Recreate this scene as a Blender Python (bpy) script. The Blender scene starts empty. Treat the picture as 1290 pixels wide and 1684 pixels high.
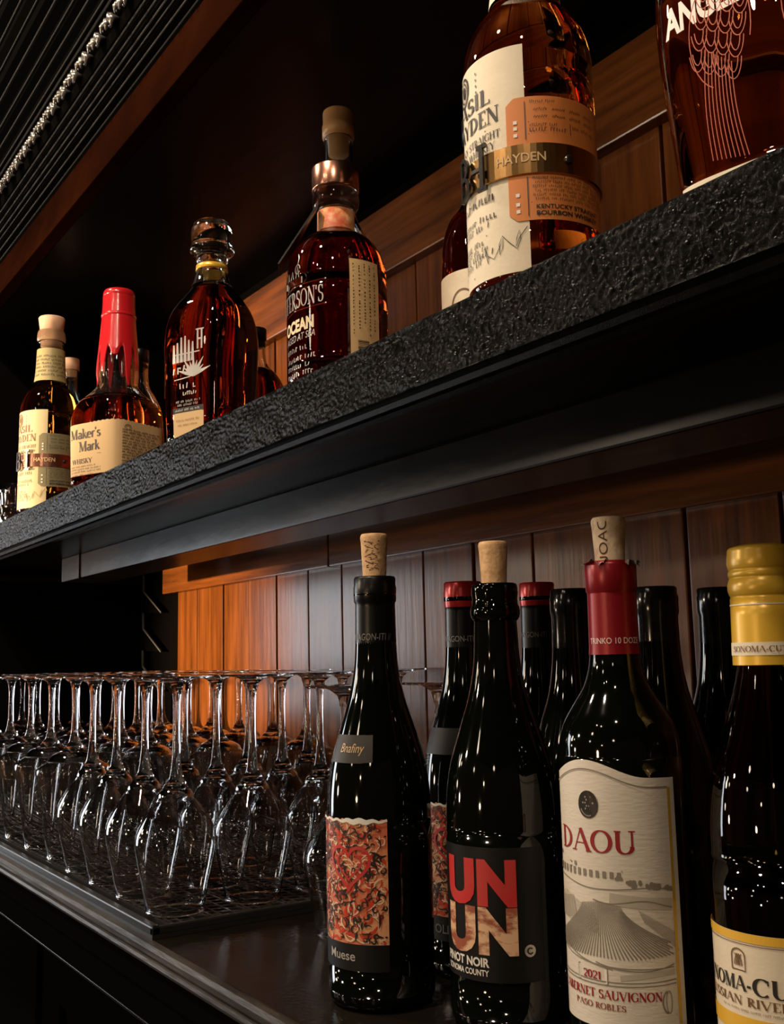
import bpy, bmesh, math, random
import numpy as np
from mathutils import Matrix, Vector

random.seed(7)
sc = bpy.context.scene
COL = sc.collection
PI = math.pi
# ------------------------------------------------------------------ camera
# photo frame 1290 x 1684; x axis runs along the bar (right), y into the wall, z up. Worktop z = 1.0
F, CX, CY = 1700.0, 645.0, 842.0
EYE = np.array([0, 0, 1.23])
v = np.array([-518 - CX, 1108 - CY, F]); v /= np.linalg.norm(v)
dn = np.cross(v, np.array([1, -0.022, 0])); dn /= np.linalg.norm(dn)
dn = dn if dn[1] > 0 else -dn
RW = np.array([-v, np.cross(-dn, -v), -dn])
cam = bpy.data.cameras.new('camera'); cam_o = bpy.data.objects.new('camera', cam); COL.objects.link(cam_o)
cam.sensor_fit = 'VERTICAL'; cam.sensor_height = 24.0; cam.lens = F / 1684 * 24.0
cam.clip_start = 0.02
M4 = Matrix.Identity(4)
for i in range(3):
    M4[i][0] = RW[i, 0]; M4[i][1] = -RW[i, 1]; M4[i][2] = -RW[i, 2]; M4[i][3] = EYE[i]
cam_o.matrix_world = M4
sc.camera = cam_o
# ------------------------------------------------------------------ light
w = bpy.data.worlds.new('room_gloom'); sc.world = w; w.use_nodes = True
w.node_tree.nodes['Background'].inputs[0].default_value = (1.0, 0.75, 0.55, 1)
w.node_tree.nodes['Background'].inputs[1].default_value = 0.018
WARM = (1.0, 0.70, 0.42); SOFT = (1.0, 0.80, 0.60); COOL = (0.90, 0.95, 1.0)
D_ = math.radians
def bulb(name, loc, power, col, radius):
    l = bpy.data.lights.new(name, 'POINT'); l.energy = power; l.color = col; l.shadow_soft_size = radius
    o = bpy.data.objects.new(name, l); COL.objects.link(o); o.location = loc
    return o
bulb('ceiling_bulb', (-0.58, -0.22, 2.40), 38, SOFT, 0.03)
bulb('ceiling_bulb', (-1.45, -0.22, 2.40), 30, SOFT, 0.03)
bulb('ceiling_bulb', (0.20, -0.35, 2.40), 16, SOFT, 0.03)
bulb('ceiling_bulb', (-0.64, -1.10, 2.42), 3.5, SOFT, 0.018)
bulb('ceiling_bulb', (-0.34, -1.12, 2.42), 3.5, SOFT, 0.018)
bulb('pendant_bulb', (-1.75, -0.95, 1.75), 19, SOFT, 0.04)
bulb('low_fill_lamp', (-0.35, -1.75, 1.10), 15, WARM, 0.06)  # added fill: lifts the rail and lower wall under the shelf
bulb('low_fill_lamp', (-2.25, -1.15, 1.12), 8, SOFT, 0.06)  # added fill from low down for the glasses and mat
for src, aim, watts, deg in (((-2.05, -1.5, 1.32), (-1.60, 0.72, 1.24), 620, 17), ((-1.95, -1.6, 1.50), (-1.42, 0.72, 1.64), 420, 15)):  # added spots that brighten the left panelling below and above the shelf
    l = bpy.data.lights.new('fill_spot', 'SPOT'); l.energy = watts; l.color = WARM; l.shadow_soft_size = 0.03; l.spot_size = D_(deg); l.spot_blend = 0.9
    o = bpy.data.objects.new('fill_spot', l); COL.objects.link(o); o.location = src
    o.rotation_euler = (Vector(aim) - Vector(src)).to_track_quat('-Z', 'Y').to_euler()
bulb('pendant_bulb', (0.10, -2.30, 1.60), 7, WARM, 0.04)
for bx_, by_, bz_ in ((-3.3, -1.3, 1.9), (-3.9, -2.2, 2.0), (-1.2, -2.6, 1.95), (-0.9, -1.7, 2.2), (0.9, -1.6, 2.0), (-2.4, -0.7, 1.55), (-3.6, -1.5, 1.30)):  # weak bulbs added for extra highlights in glasses and bottles
    bulb('sparkle_bulb', (bx_, by_, bz_), 5.0, SOFT, 0.075)
l = bpy.data.lights.new('street_window', 'AREA'); l.shape = 'RECTANGLE'; l.size = 1.25; l.size_y = 0.6
l.energy = 20; l.color = COOL
o = bpy.data.objects.new('street_window', l); COL.objects.link(o)
o.location = (-3.8, -0.85, 1.30); o.rotation_euler = (0, -PI / 2, 0)
vs = sc.view_settings
vs.view_transform = 'Standard'; vs.look = 'None'; vs.exposure = 0.12; vs.gamma = 1.0; vs.use_curve_mapping = False
sc.cycles.max_bounces = 20; sc.cycles.transmission_bounces = 18; sc.cycles.glossy_bounces = 6
sc.cycles.transparent_max_bounces = 24

# ------------------------------------------------------------------ materials
MATS = {}
def mat(name, col, rough=0.5, metal=0.0, trans=0.0, ior=1.5, bump=None, vary=None, coat=0.0, spec=0.5, stretch=(1, 1, 1)):
    """bump=(scale, strength, distance); vary=(scale, second colour, contrast)"""
    if name in MATS: return MATS[name]
    m = bpy.data.materials.new(name); m.use_nodes = True
    nt = m.node_tree; p = nt.nodes['Principled BSDF']
    p.inputs['Base Color'].default_value = (*col, 1); p.inputs['Roughness'].default_value = rough
    p.inputs['Metallic'].default_value = metal; p.inputs['Transmission Weight'].default_value = trans
    p.inputs['IOR'].default_value = ior; p.inputs['Coat Weight'].default_value = coat
    p.inputs['Coat Roughness'].default_value = 0.12
    p.inputs['Specular IOR Level'].default_value = spec
    if bump or vary:
        tc = nt.nodes.new('ShaderNodeTexCoord'); mp = nt.nodes.new('ShaderNodeMapping')
        mp.inputs['Scale'].default_value = stretch
        nt.links.new(tc.outputs['Object'], mp.inputs['Vector'])
        oi = nt.nodes.new('ShaderNodeObjectInfo')
        ml = nt.nodes.new('ShaderNodeMath'); ml.operation = 'MULTIPLY'; ml.inputs[1].default_value = 37.0
        nt.links.new(oi.outputs['Random'], ml.inputs[0]); nt.links.new(ml.outputs[0], mp.inputs['Location'])
    if vary:
        n = nt.nodes.new('ShaderNodeTexNoise'); n.inputs['Scale'].default_value = vary[0]
        n.inputs['Detail'].default_value = 6; n.inputs['Roughness'].default_value = 0.62
        nt.links.new(mp.outputs[0], n.inputs['Vector'])
        r = nt.nodes.new('ShaderNodeValToRGB'); c = vary[2]
        r.color_ramp.elements[0].position = 0.5 - c; r.color_ramp.elements[1].position = 0.5 + c
        r.color_ramp.elements[0].color = (*col, 1); r.color_ramp.elements[1].color = (*vary[1], 1)
        nt.links.new(n.outputs[0], r.inputs[0]); nt.links.new(r.outputs[0], p.inputs['Base Color'])
    if bump:
        n = nt.nodes.new('ShaderNodeTexNoise'); n.inputs['Scale'].default_value = bump[0]
        n.inputs['Detail'].default_value = 4
        nt.links.new(mp.outputs[0], n.inputs['Vector'])
        b = nt.nodes.new('ShaderNodeBump'); b.inputs['Strength'].default_value = bump[1]; b.inputs['Distance'].default_value = bump[2]
        nt.links.new(n.outputs[0], b.inputs['Height']); nt.links.new(b.outputs[0], p.inputs['Normal'])
    MATS[name] = m
    return m
BLACK = mat('black_lacquer', (0.0035, 0.003, 0.0027), 0.30, spec=0.08, bump=(28, 0.25, 0.003), vary=(9, (0.008, 0.006, 0.005), 0.25), stretch=(0.4, 1, 1))
NOSE = mat('crackled_black_paint', (0.002, 0.0019, 0.0018), 0.07, spec=0.036, bump=(1500, 0.3, 0.001), vary=(60, (0.005, 0.0045, 0.004), 0.2))
WORKTOP = mat('worn_black_worktop', (0.006, 0.005, 0.004), 0.13, spec=0.06, bump=(260, 0.35, 0.001), vary=(14, (0.014, 0.011, 0.008), 0.22))
WORN = mat('worn_black_edge', (0.010, 0.008, 0.007), 0.4, spec=0.2, bump=(90, 0.5, 0.002), vary=(40, (0.07, 0.06, 0.05), 0.16), stretch=(0.15, 1, 1))
WOOD = mat('stained_panelling', (0.030, 0.0085, 0.0024), 0.24, spec=0.26, bump=(150, 0.2, 0.001), vary=(70, (0.235, 0.070, 0.0125), 0.30), stretch=(1, 1, 0.07))
RAILWOOD = mat('stained_rail', (0.030, 0.0085, 0.0024), 0.24, spec=0.26, bump=(150, 0.2, 0.001), vary=(70, (0.235, 0.070, 0.0125), 0.30), stretch=(0.07, 1, 1))
DARKWOOD = mat('dark_stained_fascia', (0.005, 0.0016, 0.001), 0.4, spec=0.0, bump=(26, 0.05, 0.002), vary=(6, (0.024, 0.006, 0.002), 0.2), stretch=(0.5, 1, 1))
DARKWALL = mat('black_painted_wall', (0.003, 0.0027, 0.0025), 0.6, spec=0.0, bump=(40, 0.2, 0.002))
LEAFM = mat('highlight_carving', (0.42, 0.40, 0.37), 0.2, metal=0.85, bump=(300, 0.2, 0.001))  # pale metal puts bright highlights into the colour of the black carving
BEADM = mat('highlight_bead_edge', (0.14, 0.13, 0.12), 0.2, metal=0.5)  # light metal stands in for thin glints along the fillets
CARVED = mat('black_gloss_carving', (0.004, 0.0038, 0.0036), 0.5, spec=0.0)
RUBBER = mat('black_rubber', (0.018, 0.017, 0.016), 0.36, spec=0.25, bump=(200, 0.2, 0.0006))
GLASS = mat('clear_glass', (1, 1, 1), 0.0, trans=1.0, ior=1.48)
FLINT = mat('bottle_flint_glass', (0.96, 0.97, 0.94), 0.0, trans=1.0, ior=1.5)
AMBER = mat('amber_whiskey', (0.62, 0.17, 0.022), 0.0, trans=1.0, ior=1.42)
DEEP = mat('deep_amber_whiskey', (0.36, 0.045, 0.007), 0.0, trans=1.0, ior=1.42)
GOLDEN = mat('golden_whiskey', (0.90, 0.33, 0.035), 0.0, trans=1.0, ior=1.42)
WINE = mat('dark_wine_glass', (0.0015, 0.002, 0.0012), 0.05, spec=0.5, bump=(18, 0.015, 0.002))
OLIVE = mat('olive_wine_glass', (0.20, 0.15, 0.035), 0.02, trans=1.0, ior=1.45)
CORK = mat('cork', (0.50, 0.29, 0.13), 0.8, bump=(260, 0.5, 0.001), vary=(190, (0.72, 0.46, 0.24), 0.14))
PALECORK = mat('pale_cork', (0.62, 0.46, 0.30), 0.8, bump=(200, 0.5, 0.001), vary=(150, (0.86, 0.70, 0.50), 0.12))
CREAM = mat('cream_paper', (0.70, 0.61, 0.45), 0.62, bump=(420, 0.22, 0.0005), vary=(90, (0.78, 0.70, 0.54), 0.3))
TAN = mat('tan_paper', (0.66, 0.45, 0.22), 0.65, bump=(300, 0.12, 0.0005))
PALE = mat('pale_paper', (0.68, 0.62, 0.52), 0.6, bump=(160, 0.3, 0.0006), vary=(55, (0.76, 0.70, 0.60), 0.25), stretch=(1, 1, 4))
ORANGE = mat('orange_paper', (0.64, 0.21, 0.045), 0.55)
OLIVEPAPER = mat('olive_paper', (0.20, 0.17, 0.085), 0.55)
STRAW = mat('straw_paper', (0.52, 0.44, 0.24), 0.6)
INK = mat('black_ink', (0.018, 0.014, 0.012), 0.5)
BROWNINK = mat('brown_ink', (0.16, 0.075, 0.03), 0.55)
GREYINK = mat('grey_engraving_ink', (0.24, 0.21, 0.165), 0.6)
PALEGREY = mat('pale_engraving_wash', (0.50, 0.45, 0.37), 0.6)
REDINK = mat('wine_red_ink', (0.30, 0.012, 0.018), 0.5)
WHITEINK = mat('white_ink', (0.80, 0.77, 0.70), 0.5)
SILVER = mat('silver_ink', (0.62, 0.60, 0.56), 0.32, metal=0.7)
DIMINK = mat('dim_grey_ink', (0.16, 0.155, 0.15), 0.5)
WAX = mat('red_wax', (0.50, 0.012, 0.018), 0.22, coat=0.5)
REDFOIL = mat('dark_red_foil', (0.23, 0.006, 0.012), 0.3, metal=0.25)
BRIGHTFOIL = mat('red_foil_band', (0.45, 0.02, 0.02), 0.25, metal=0.3)
BLACKFOIL = mat('black_foil', (0.0025, 0.0025, 0.0025), 0.30, spec=0.35)
YELLOW = mat('yellow_cap', (0.72, 0.44, 0.045), 0.3, metal=0.15)
YELLOWPAPER = mat('yellow_border', (0.74, 0.43, 0.035), 0.5)
COPPER = mat('copper_cap', (0.62, 0.30, 0.20), 0.22, metal=1.0)
BRASS = mat('antique_brass_band', (0.48, 0.27, 0.10), 0.24, metal=1.0)
PEWTER = mat('pewter', (0.10, 0.095, 0.09), 0.25, metal=0.9)
GOLD = mat('gold_foil', (0.85, 0.50, 0.06), 0.30, metal=0.35)
PINKCORK = mat('wooden_stopper', (0.62, 0.36, 0.22), 0.6, vary=(60, (0.70, 0.44, 0.28), 0.3))
DARKLABEL = mat('black_label_paper', (0.0065, 0.0062, 0.006), 0.5, spec=0.3)
GREYLABEL = mat('grey_label_paper', (0.034, 0.031, 0.027), 0.5, spec=0.3)
PEACH = mat('peach_print', (0.74, 0.36, 0.17), 0.5, vary=(38, (0.62, 0.16, 0.07), 0.06))
MARBLE = mat('peach_marbled_print', (0.78, 0.50, 0.30), 0.5, vary=(48, (0.34, 0.09, 0.05), 0.05), stretch=(1, 1, 2.2))
SCARLET = mat('red_print', (0.60, 0.018, 0.025), 0.45, vary=(60, (0.50, 0.05, 0.04), 0.2))
VERMILION = mat('vermilion_print', (0.62, 0.05, 0.02), 0.45)
WINGRED = mat('wing_line_print', (0.42, 0.065, 0.014), 0.5)
FOILSCRAP = mat('torn_foil', (0.30, 0.29, 0.27), 0.4, metal=0.5)
FLOORM = mat('dark_floor', (0.03, 0.022, 0.016), 0.5, vary=(4, (0.05, 0.035, 0.025), 0.3))

# ------------------------------------------------------------------ helpers
def tag(o, label=None, cat=None, group=None, kind=None):
    if label: o['label'] = label
    if cat: o['category'] = cat
    if group: o['group'] = group
    if kind: o['kind'] = kind
    return o
def empty(name, loc, rz=0.0):
    o = bpy.data.objects.new(name, None); COL.objects.link(o)
    o.location = loc; o.rotation_euler = (0, 0, rz); o.empty_display_size = 0.02
    return o
def link(name, me, m, parent=None):
    if m is not None and not me.materials: me.materials.append(m)
    o = bpy.data.objects.new(name, me); COL.objects.link(o); o.parent = parent
    return o
def mesh(name, vs_, fs, m, parent=None, smooth=False):
    me = bpy.data.meshes.new(name); me.from_pydata([tuple(map(float, p)) for p in vs_], [], fs); me.update()
    if smooth: me.polygons.foreach_set('use_smooth', [True] * len(me.polygons))
    return link(name, me, m, parent)
def from_bm(name, bm, m, parent=None, smooth=False):
    bmesh.ops.recalc_face_normals(bm, faces=bm.faces[:])
    me = bpy.data.meshes.new(name); bm.to_mesh(me); bm.free()
    if smooth: me.polygons.foreach_set('use_smooth', [True] * len(me.polygons))
    return link(name, me, m, parent)
def box(name, x, y, z, m, parent=None, bevel=0.0):
    """mesh centred on its own origin so that textures differ from piece to piece"""
    bm = bmesh.new(); bmesh.ops.create_cube(bm, size=1)
    bmesh.ops.scale(bm, vec=(x[1] - x[0], y[1] - y[0], z[1] - z[0]), verts=bm.verts[:])
    if bevel: bmesh.ops.bevel(bm, geom=bm.edges[:], offset=bevel, segments=2, affect='EDGES', profile=0.6)
    o = from_bm(name, bm, m, parent); o.location = ((x[0] + x[1]) / 2, (y[0] + y[1]) / 2, (z[0] + z[1]) / 2)
    return o
def prism_x(name, prof, x0, x1, m, parent=None):
    """closed (y, z) profile drawn along the bar"""
    n = len(prof)
    vs_ = [(x0, y, z) for y, z in prof] + [(x1, y, z) for y, z in prof]
    fs = [(i, (i + 1) % n, n + (i + 1) % n, n + i) for i in range(n)] + [tuple(range(n)), tuple(range(2 * n - 1, n - 1, -1))]
    bm = bmesh.new(); bv = [bm.verts.new(p) for p in vs_]
    for f_ in fs: bm.faces.new([bv[i] for i in f_])
    return from_bm(name, bm, m, parent)
def dense(pts, per=6):
    """Catmull-Rom through the points; a doubled point makes a sharp corner"""
    out = []; segs = []; run = [pts[0]]
    for p in pts[1:]:
        if p == run[-1]: segs.append(run); run = [p]
        else: run.append(p)
    segs.append(run)
    for s in segs:
        if len(s) < 2: continue
        a = [np.array(q, float) for q in s]
        for i in range(len(a) - 1):
            p1, p2 = a[i], a[i + 1]; L = np.linalg.norm((p2 - p1)[:2]) or 1e-9
            def tang(k):
                if 0 < k < len(a) - 1:
                    d0 = np.linalg.norm((a[k] - a[k - 1])[:2]) or 1e-9; d1 = np.linalg.norm((a[k + 1] - a[k])[:2]) or 1e-9
                    return ((a[k] - a[k - 1]) / d0 * d1 + (a[k + 1] - a[k]) / d1 * d0) / (d0 + d1)
                return (p2 - p1) / L
            t1, t2 = tang(i) * L, tang(i + 1) * L
            for j in range(per):
                t = j / per
                out.append((2*t**3 - 3*t**2 + 1) * p1 + (t**3 - 2*t**2 + t) * t1 + (-2*t**3 + 3*t**2) * p2 + (t**3 - t**2) * t2)
        out.append(a[-1])
    return [tuple(q) for q in out]
def rho(th, rx, ry, e):
    return (abs(math.sin(th) / rx) ** e + abs(math.cos(th) / ry) ** e) ** (-1 / e)
def loft(name, prof, m, parent=None, n=48, cap0=False, cap1=False, smooth=True, zoff=0.0):
    """prof: (r, z) or (rx, z, ry, exponent); theta = 0 is the local -y side"""
    vs_, fs = [], []
    P = [(q[0], q[1], q[2] if len(q) > 2 else q[0], q[3] if len(q) > 3 else 2.0) for q in prof]
    for rx, z, ry, e in P:
        for k in range(n):
            th = 2 * PI * k / n
            r = rho(th, max(rx, 1e-5), max(ry, 1e-5), e)
            vs_.append((r * math.sin(th), -r * math.cos(th), z + zoff))
    for i in range(len(P) - 1):
        for k in range(n):
            a, b = i * n + k, i * n + (k + 1) % n
            fs.append((a, b, b + n, a + n))
    if cap0: fs.append(tuple(range(n - 1, -1, -1)))
    if cap1: fs.append(tuple(range((len(P) - 1) * n, len(P) * n)))
    return mesh(name, vs_, fs, m, parent, smooth)
class Skin:
    """side surface of a bottle: maps (arc length s, height z) to 3D; s = 0 at angle th0"""
    def __init__(self, prof, th0=0.0):
        P = sorted([(q[1], q[0], q[2] if len(q) > 2 else q[0], q[3] if len(q) > 3 else 2.0) for q in prof])
        self.z, self.rx, self.ry, self.e = (np.array(c) for c in zip(*P)); self.th0 = th0; self.tab = {}
    def at(self, z):
        return tuple(float(np.interp(z, self.z, c)) for c in (self.rx, self.ry, self.e))
    def theta(self, s, zref):
        k = round(zref, 3)
        if k not in self.tab:
            rx, ry, e = self.at(zref); T = np.linspace(-PI * 1.5, PI * 1.5, 1081)
            X = np.array([(rho(t, rx, ry, e) * math.sin(t), -rho(t, rx, ry, e) * math.cos(t)) for t in T])
            L = np.concatenate([[0], np.cumsum(np.hypot(*np.diff(X, axis=0).T))])
            self.tab[k] = (T, L - np.interp(self.th0, T, L))
        T, L = self.tab[k]
        return float(np.interp(s, L, T))
    def pos(self, th, z, off=0.0):
        rx, ry, e = self.at(z); r = rho(th, rx, ry, e) + off
        return (r * math.sin(th), -r * math.cos(th), z)
    def wrap(self, s, z, zref, off): return self.pos(self.theta(s, zref), z, off)
    def patch(self, name, s0, s1, z0, z1, m, parent, off=0.0004, ns=40, nz=6, zref=None, top=None, bottom=None):
        zref = zref if zref is not None else (z0 + z1) / 2
        vs_, fs = [], []
        for j in range(nz + 1):
            for i in range(ns + 1):
                s = s0 + (s1 - s0) * i / ns
                a = bottom(s) if bottom else z0; b = top(s) if top else z1
                vs_.append(self.wrap(s, a + (b - a) * j / nz, zref, off))
        for j in range(nz):
            for i in range(ns):
                a = j * (ns + 1) + i; fs.append((a, a + 1, a + ns + 2, a + ns + 1))
        return mesh(name, vs_, fs, m, parent, True)
    def draw(self, name, marks, m, parent, zref, off=0.0009):
        """marks: list of (verts2d, faces) in (s, z)"""
        vs_, fs = [], []
        if 1 < len(marks) <= 8:
            return [self.draw(name, [q], m, parent, zref, off) for q in marks][0]
        for V, Fs in marks:
            b = len(vs_); vs_ += [self.wrap(s, z, zref, off) for s, z in V]
            fs += [tuple(b + i for i in f_) for f_ in Fs]
        o = mesh(name, vs_, fs, m, parent, False)
        if len(marks) > 1: o['kind'] = 'stuff'
        return o

# ---- marks in (s, z): ribbons, lettering
def ribbon(pts, wd, closed=False):
    P = [np.array(p, float) for p in pts]; n = len(P); V = []; Fs = []
    for i in range(n):
        a = P[i - 1] if (i > 0 or closed) else P[i]; b = P[(i + 1) % n] if (i < n - 1 or closed) else P[i]
        t = b - a; t = t / (np.linalg.norm(t) or 1e-9); nn = np.array([-t[1], t[0]])
        ww = wd(i / max(1, n - 1), t) if callable(wd) else wd
        V += [P[i] + nn * ww / 2, P[i] - nn * ww / 2]
    for i in range(n - 1 if not closed else n):
        a, b = 2 * i, 2 * ((i + 1) % n); Fs.append((a, a + 1, b + 1, b))
    return [tuple(q) for q in V], Fs
def quad(x0, x1, z0, z1): return [(x0, z0), (x1, z0), (x1, z1), (x0, z1)], [(0, 1, 2, 3)]
def disc(cx, cz, rx, rz, n=28, r0=0.0):
    if r0 <= 0: return [(cx + rx * math.cos(2*PI*k/n), cz + rz * math.sin(2*PI*k/n)) for k in range(n)], [tuple(range(n))]
    return ribbon([(cx + rx * math.cos(2*PI*k/n), cz + rz * math.sin(2*PI*k/n)) for k in range(n)], r0, True)
def arc(cx, cy, rx, ry, a0, a1, n=14):
    return [(cx + rx * math.cos(math.radians(a0 + (a1 - a0) * k / n)), cy + ry * math.sin(math.radians(a0 + (a1 - a0) * k / n))) for k in range(n + 1)]
TK, TN = 0.17, 0.055
def glyph(ch):
    """a small roman alphabet of thick and thin strokes: advance, strokes (points, weight), serif spots"""
    A = []; S = []
    def ln(x0, y0, x1, y1, w_): A.append(([(x0, y0), (x1, y1)], w_))
    def cv(p): A.append((p, 'c'))
    adv = 0.8
    if ch == 'A': adv = .92; ln(.06, 0, .44, 1, TN); ln(.43, 1, .82, 0, TK); ln(.2, .36, .68, .36, TN); S += [(.06, 0), (.82, 0)]
    elif ch == 'B': adv = .74; ln(.18, 0, .18, 1, TK); cv(arc(.2, .76, .3, .22, 90, -90)); cv(arc(.2, .28, .38, .26, 90, -90)); S += [(.14, 0), (.14, 1)]
    elif ch in 'CG':
        adv = .86; cv(arc(.46, .5, .38, .47, 48, 312, 22)); ln(.74, .66, .74, .94, TN)
        if ch == 'G': ln(.72, .06, .72, .42, TK * .8); S += [(.72, .43)]
    elif ch == 'D': adv = .9; ln(.18, 0, .18, 1, TK); cv(arc(.2, .5, .54, .475, 90, -90, 18)); S += [(.14, 0), (.14, 1)]
    elif ch in 'EFL':
        adv = .68; ln(.18, 0, .18, 1, TK); S += [(.14, 0), (.14, 1)]
        if ch in 'EL': ln(.18, .03, .6, .03, TN); ln(.6, 0, .6, .24, TN)
        if ch in 'EF': ln(.18, .97, .58, .97, TN); ln(.58, .78, .58, 1, TN); ln(.18, .5, .46, .5, TN)
    elif ch == 'H': adv = .92; ln(.18, 0, .18, 1, TK); ln(.72, 0, .72, 1, TK); ln(.18, .5, .72, .5, TN); S += [(.18, 0), (.18, 1), (.72, 0), (.72, 1)]
    elif ch == 'I': adv = .4; ln(.18, 0, .18, 1, TK); S += [(.18, 0), (.18, 1)]
    elif ch == 'K': adv = .84; ln(.18, 0, .18, 1, TK); ln(.22, .42, .66, 1, TN); ln(.34, .54, .74, 0, TK); S += [(.18, 0), (.18, 1), (.66, 1), (.74, 0)]
    elif ch == 'M': adv = 1.08; ln(.14, 0, .14, 1, TN); ln(.16, 1, .5, .04, TK); ln(.5, .04, .86, 1, TN); ln(.88, 0, .88, 1, TK); S += [(.14, 0), (.1, 1), (.88, 0), (.92, 1)]
    elif ch == 'N': adv = .92; ln(.15, 0, .15, 1, TN); ln(.15, 1, .74, 0, TK); ln(.74, 0, .74, 1, TN); S += [(.15, 0), (.12, 1), (.74, 1)]
    elif ch == 'O': adv = .95; cv(arc(.46, .5, .38, .47, 0, 360, 30))
    elif ch in 'PR':
        adv = .78; ln(.18, 0, .18, 1, TK); cv(arc(.2, .73, .34, .245, 90, -90)); S += [(.18, 0), (.14, 1)]
        if ch == 'R': ln(.32, .48, .7, 0, TK); S += [(.72, 0)]
    elif ch == 'S': adv = .66; cv(arc(.33, .74, .2, .225, 30, 250, 14) + arc(.31, .27, .235, .24, 70, -155, 14)); ln(.53, .72, .53, .96, TN); ln(.09, .04, .09, .28, TN)
    elif ch == 'T': adv = .78; ln(.38, 0, .38, 1, TK); ln(.04, .97, .72, .97, TN); ln(.05, .76, .05, 1, TN); ln(.71, .76, .71, 1, TN); S += [(.38, 0)]
    elif ch == 'U': adv = .92; ln(.18, .3, .18, 1, TK); cv(arc(.46, .32, .28, .3, 180, 360)); ln(.74, .3, .74, 1, TN * 1.4); S += [(.18, 1), (.74, 1)]
    elif ch == 'V': adv = .9; ln(.08, 1, .45, 0, TK); ln(.45, 0, .8, 1, TN); S += [(.08, 1), (.8, 1)]
    elif ch == 'W': adv = 1.25; ln(.06, 1, .34, 0, TK); ln(.34, 0, .62, 1, TN); ln(.6, 1, .88, 0, TK); ln(.88, 0, 1.16, 1, TN); S += [(.06, 1), (1.16, 1)]
    elif ch == 'Y': adv = .86; ln(.08, 1, .42, .46, TK); ln(.78, 1, .42, .46, TN); ln(.42, 0, .42, .48, TK); S += [(.08, 1), (.78, 1), (.42, 0)]
    elif ch == 'a': adv = .56; cv(arc(.25, .18, .17, .17, 0, 360)); ln(.44, 0, .44, .45, TK * .9); cv(arc(.28, .42, .17, .2, 0, 150))
    elif ch == 'e': adv = .56; cv(arc(.28, .31, .22, .3, 0, 310, 18)); ln(.08, .34, .5, .34, TN)
    elif ch == 'k': adv = .62; ln(.14, 0, .14, 1, TK * .9); ln(.18, .26, .5, .62, TN); ln(.27, .38, .54, 0, TK * .9); S += [(.14, 0), (.1, 1), (.54, 0)]
    elif ch == 'r': adv = .46; ln(.14, 0, .14, .62, TK * .9); cv(arc(.32, .42, .17, .19, 165, 50)); S += [(.14, 0)]
    elif ch == 's': adv = .48; cv(arc(.25, .46, .14, .14, 30, 250) + arc(.23, .17, .16, .16, 70, -155))
    elif ch == '2': adv = .66; cv(arc(.32, .7, .24, .28, 160, -20)); ln(.54, .58, .1, .05, TN * 1.6); ln(.08, .05, .6, .05, TK * .7)
    elif ch == '0': adv = .68; cv(arc(.33, .5, .25, .48, 0, 360, 24))
    elif ch == '1': adv = .5; ln(.26, 0, .26, 1, TK); ln(.1, .82, .26, .98, TN); S += [(.26, 0)]
    elif ch == "'": adv = .24; ln(.1, .98, .08, .74, TK * .7)
    elif ch == '-': adv = .44; ln(.06, .36, .36, .36, TK * .8)
    elif ch == ' ': adv = .42
    else: adv = .5
    return adv, A, S
def roman(txt, s, z, h, width=None, centre=False, slope=0.0, bold=1.0):
    x = 0.0; raw = []
    for ch in txt:
        adv, A, S = glyph(ch)
        for pts, w_ in A:
            if w_ == 'c': raw.append(ribbon([(x + a, b) for a, b in pts], lambda t, d: bold * (TN + (TK - TN) * abs(d[1]) ** 1.5)))
            else: raw.append(ribbon([(x + a, b) for a, b in pts], w_ * bold))
        for a, b in S: raw.append(quad(x + a - .13, x + a + .13, b - (TN if b > .9 else 0), b + (0 if b > .9 else TN)))
        x += adv
    kx = (width / (x * h) if width else 1.0) * h
    x0 = -x * kx / 2 if centre else 0.0
    return [([(s + x0 + a * kx, z + b * h + slope * (x0 + a * kx)) for a, b in V], Fs) for V, Fs in raw]
_TC = {}
def sans(txt, s, z, h, width=None, centre=False, slope=0.0, bold=0.0, slant=0.0, rot=0, cut=0.0):
    key = (txt, bold)
    if key not in _TC:
        cu = bpy.data.curves.new('lettering_source', 'FONT'); cu.body = txt; cu.size = 1.0; cu.offset = bold; cu.resolution_u = 4
        ob = bpy.data.objects.new('lettering_source', cu); COL.objects.link(ob)
        dg = bpy.context.evaluated_depsgraph_get(); me = bpy.data.meshes.new_from_object(ob.evaluated_get(dg))
        bm = bmesh.new(); bm.from_mesh(me)
        bmesh.ops.remove_doubles(bm, verts=bm.verts[:], dist=1e-5)
        xs = [q.co.x for q in bm.verts]
        k = min(xs) + 0.06
        while k < max(xs) and len(txt) < 5:
            bmesh.ops.bisect_plane(bm, geom=bm.verts[:] + bm.edges[:] + bm.faces[:], plane_co=(k, 0, 0), plane_no=(1, 0, 0)); k += 0.06
        bm.verts.index_update()
        V = [(q.co.x, q.co.y) for q in bm.verts]; Fs = [tuple(q.index for q in f_.verts) for f_ in bm.faces]
        bm.free(); bpy.data.objects.remove(ob); bpy.data.curves.remove(cu); bpy.data.meshes.remove(me)
        xm = min(q[0] for q in V); top = 0.70
        _TC[key] = ([((a - xm) / top, b / top) for a, b in V], Fs)
    V, Fs = _TC[key]
    L = max(q[0] for q in V); kx = width / L if width else h
    if rot: return [([(s - b * h, z + a * kx) for a, b in V], Fs)]
    x0 = -L * kx / 2 if centre else 0.0
    return [([(s + x0 + (a + slant * b) * kx, z + b * h + slope * (x0 + a * kx)) for a, b in V], Fs)]
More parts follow.
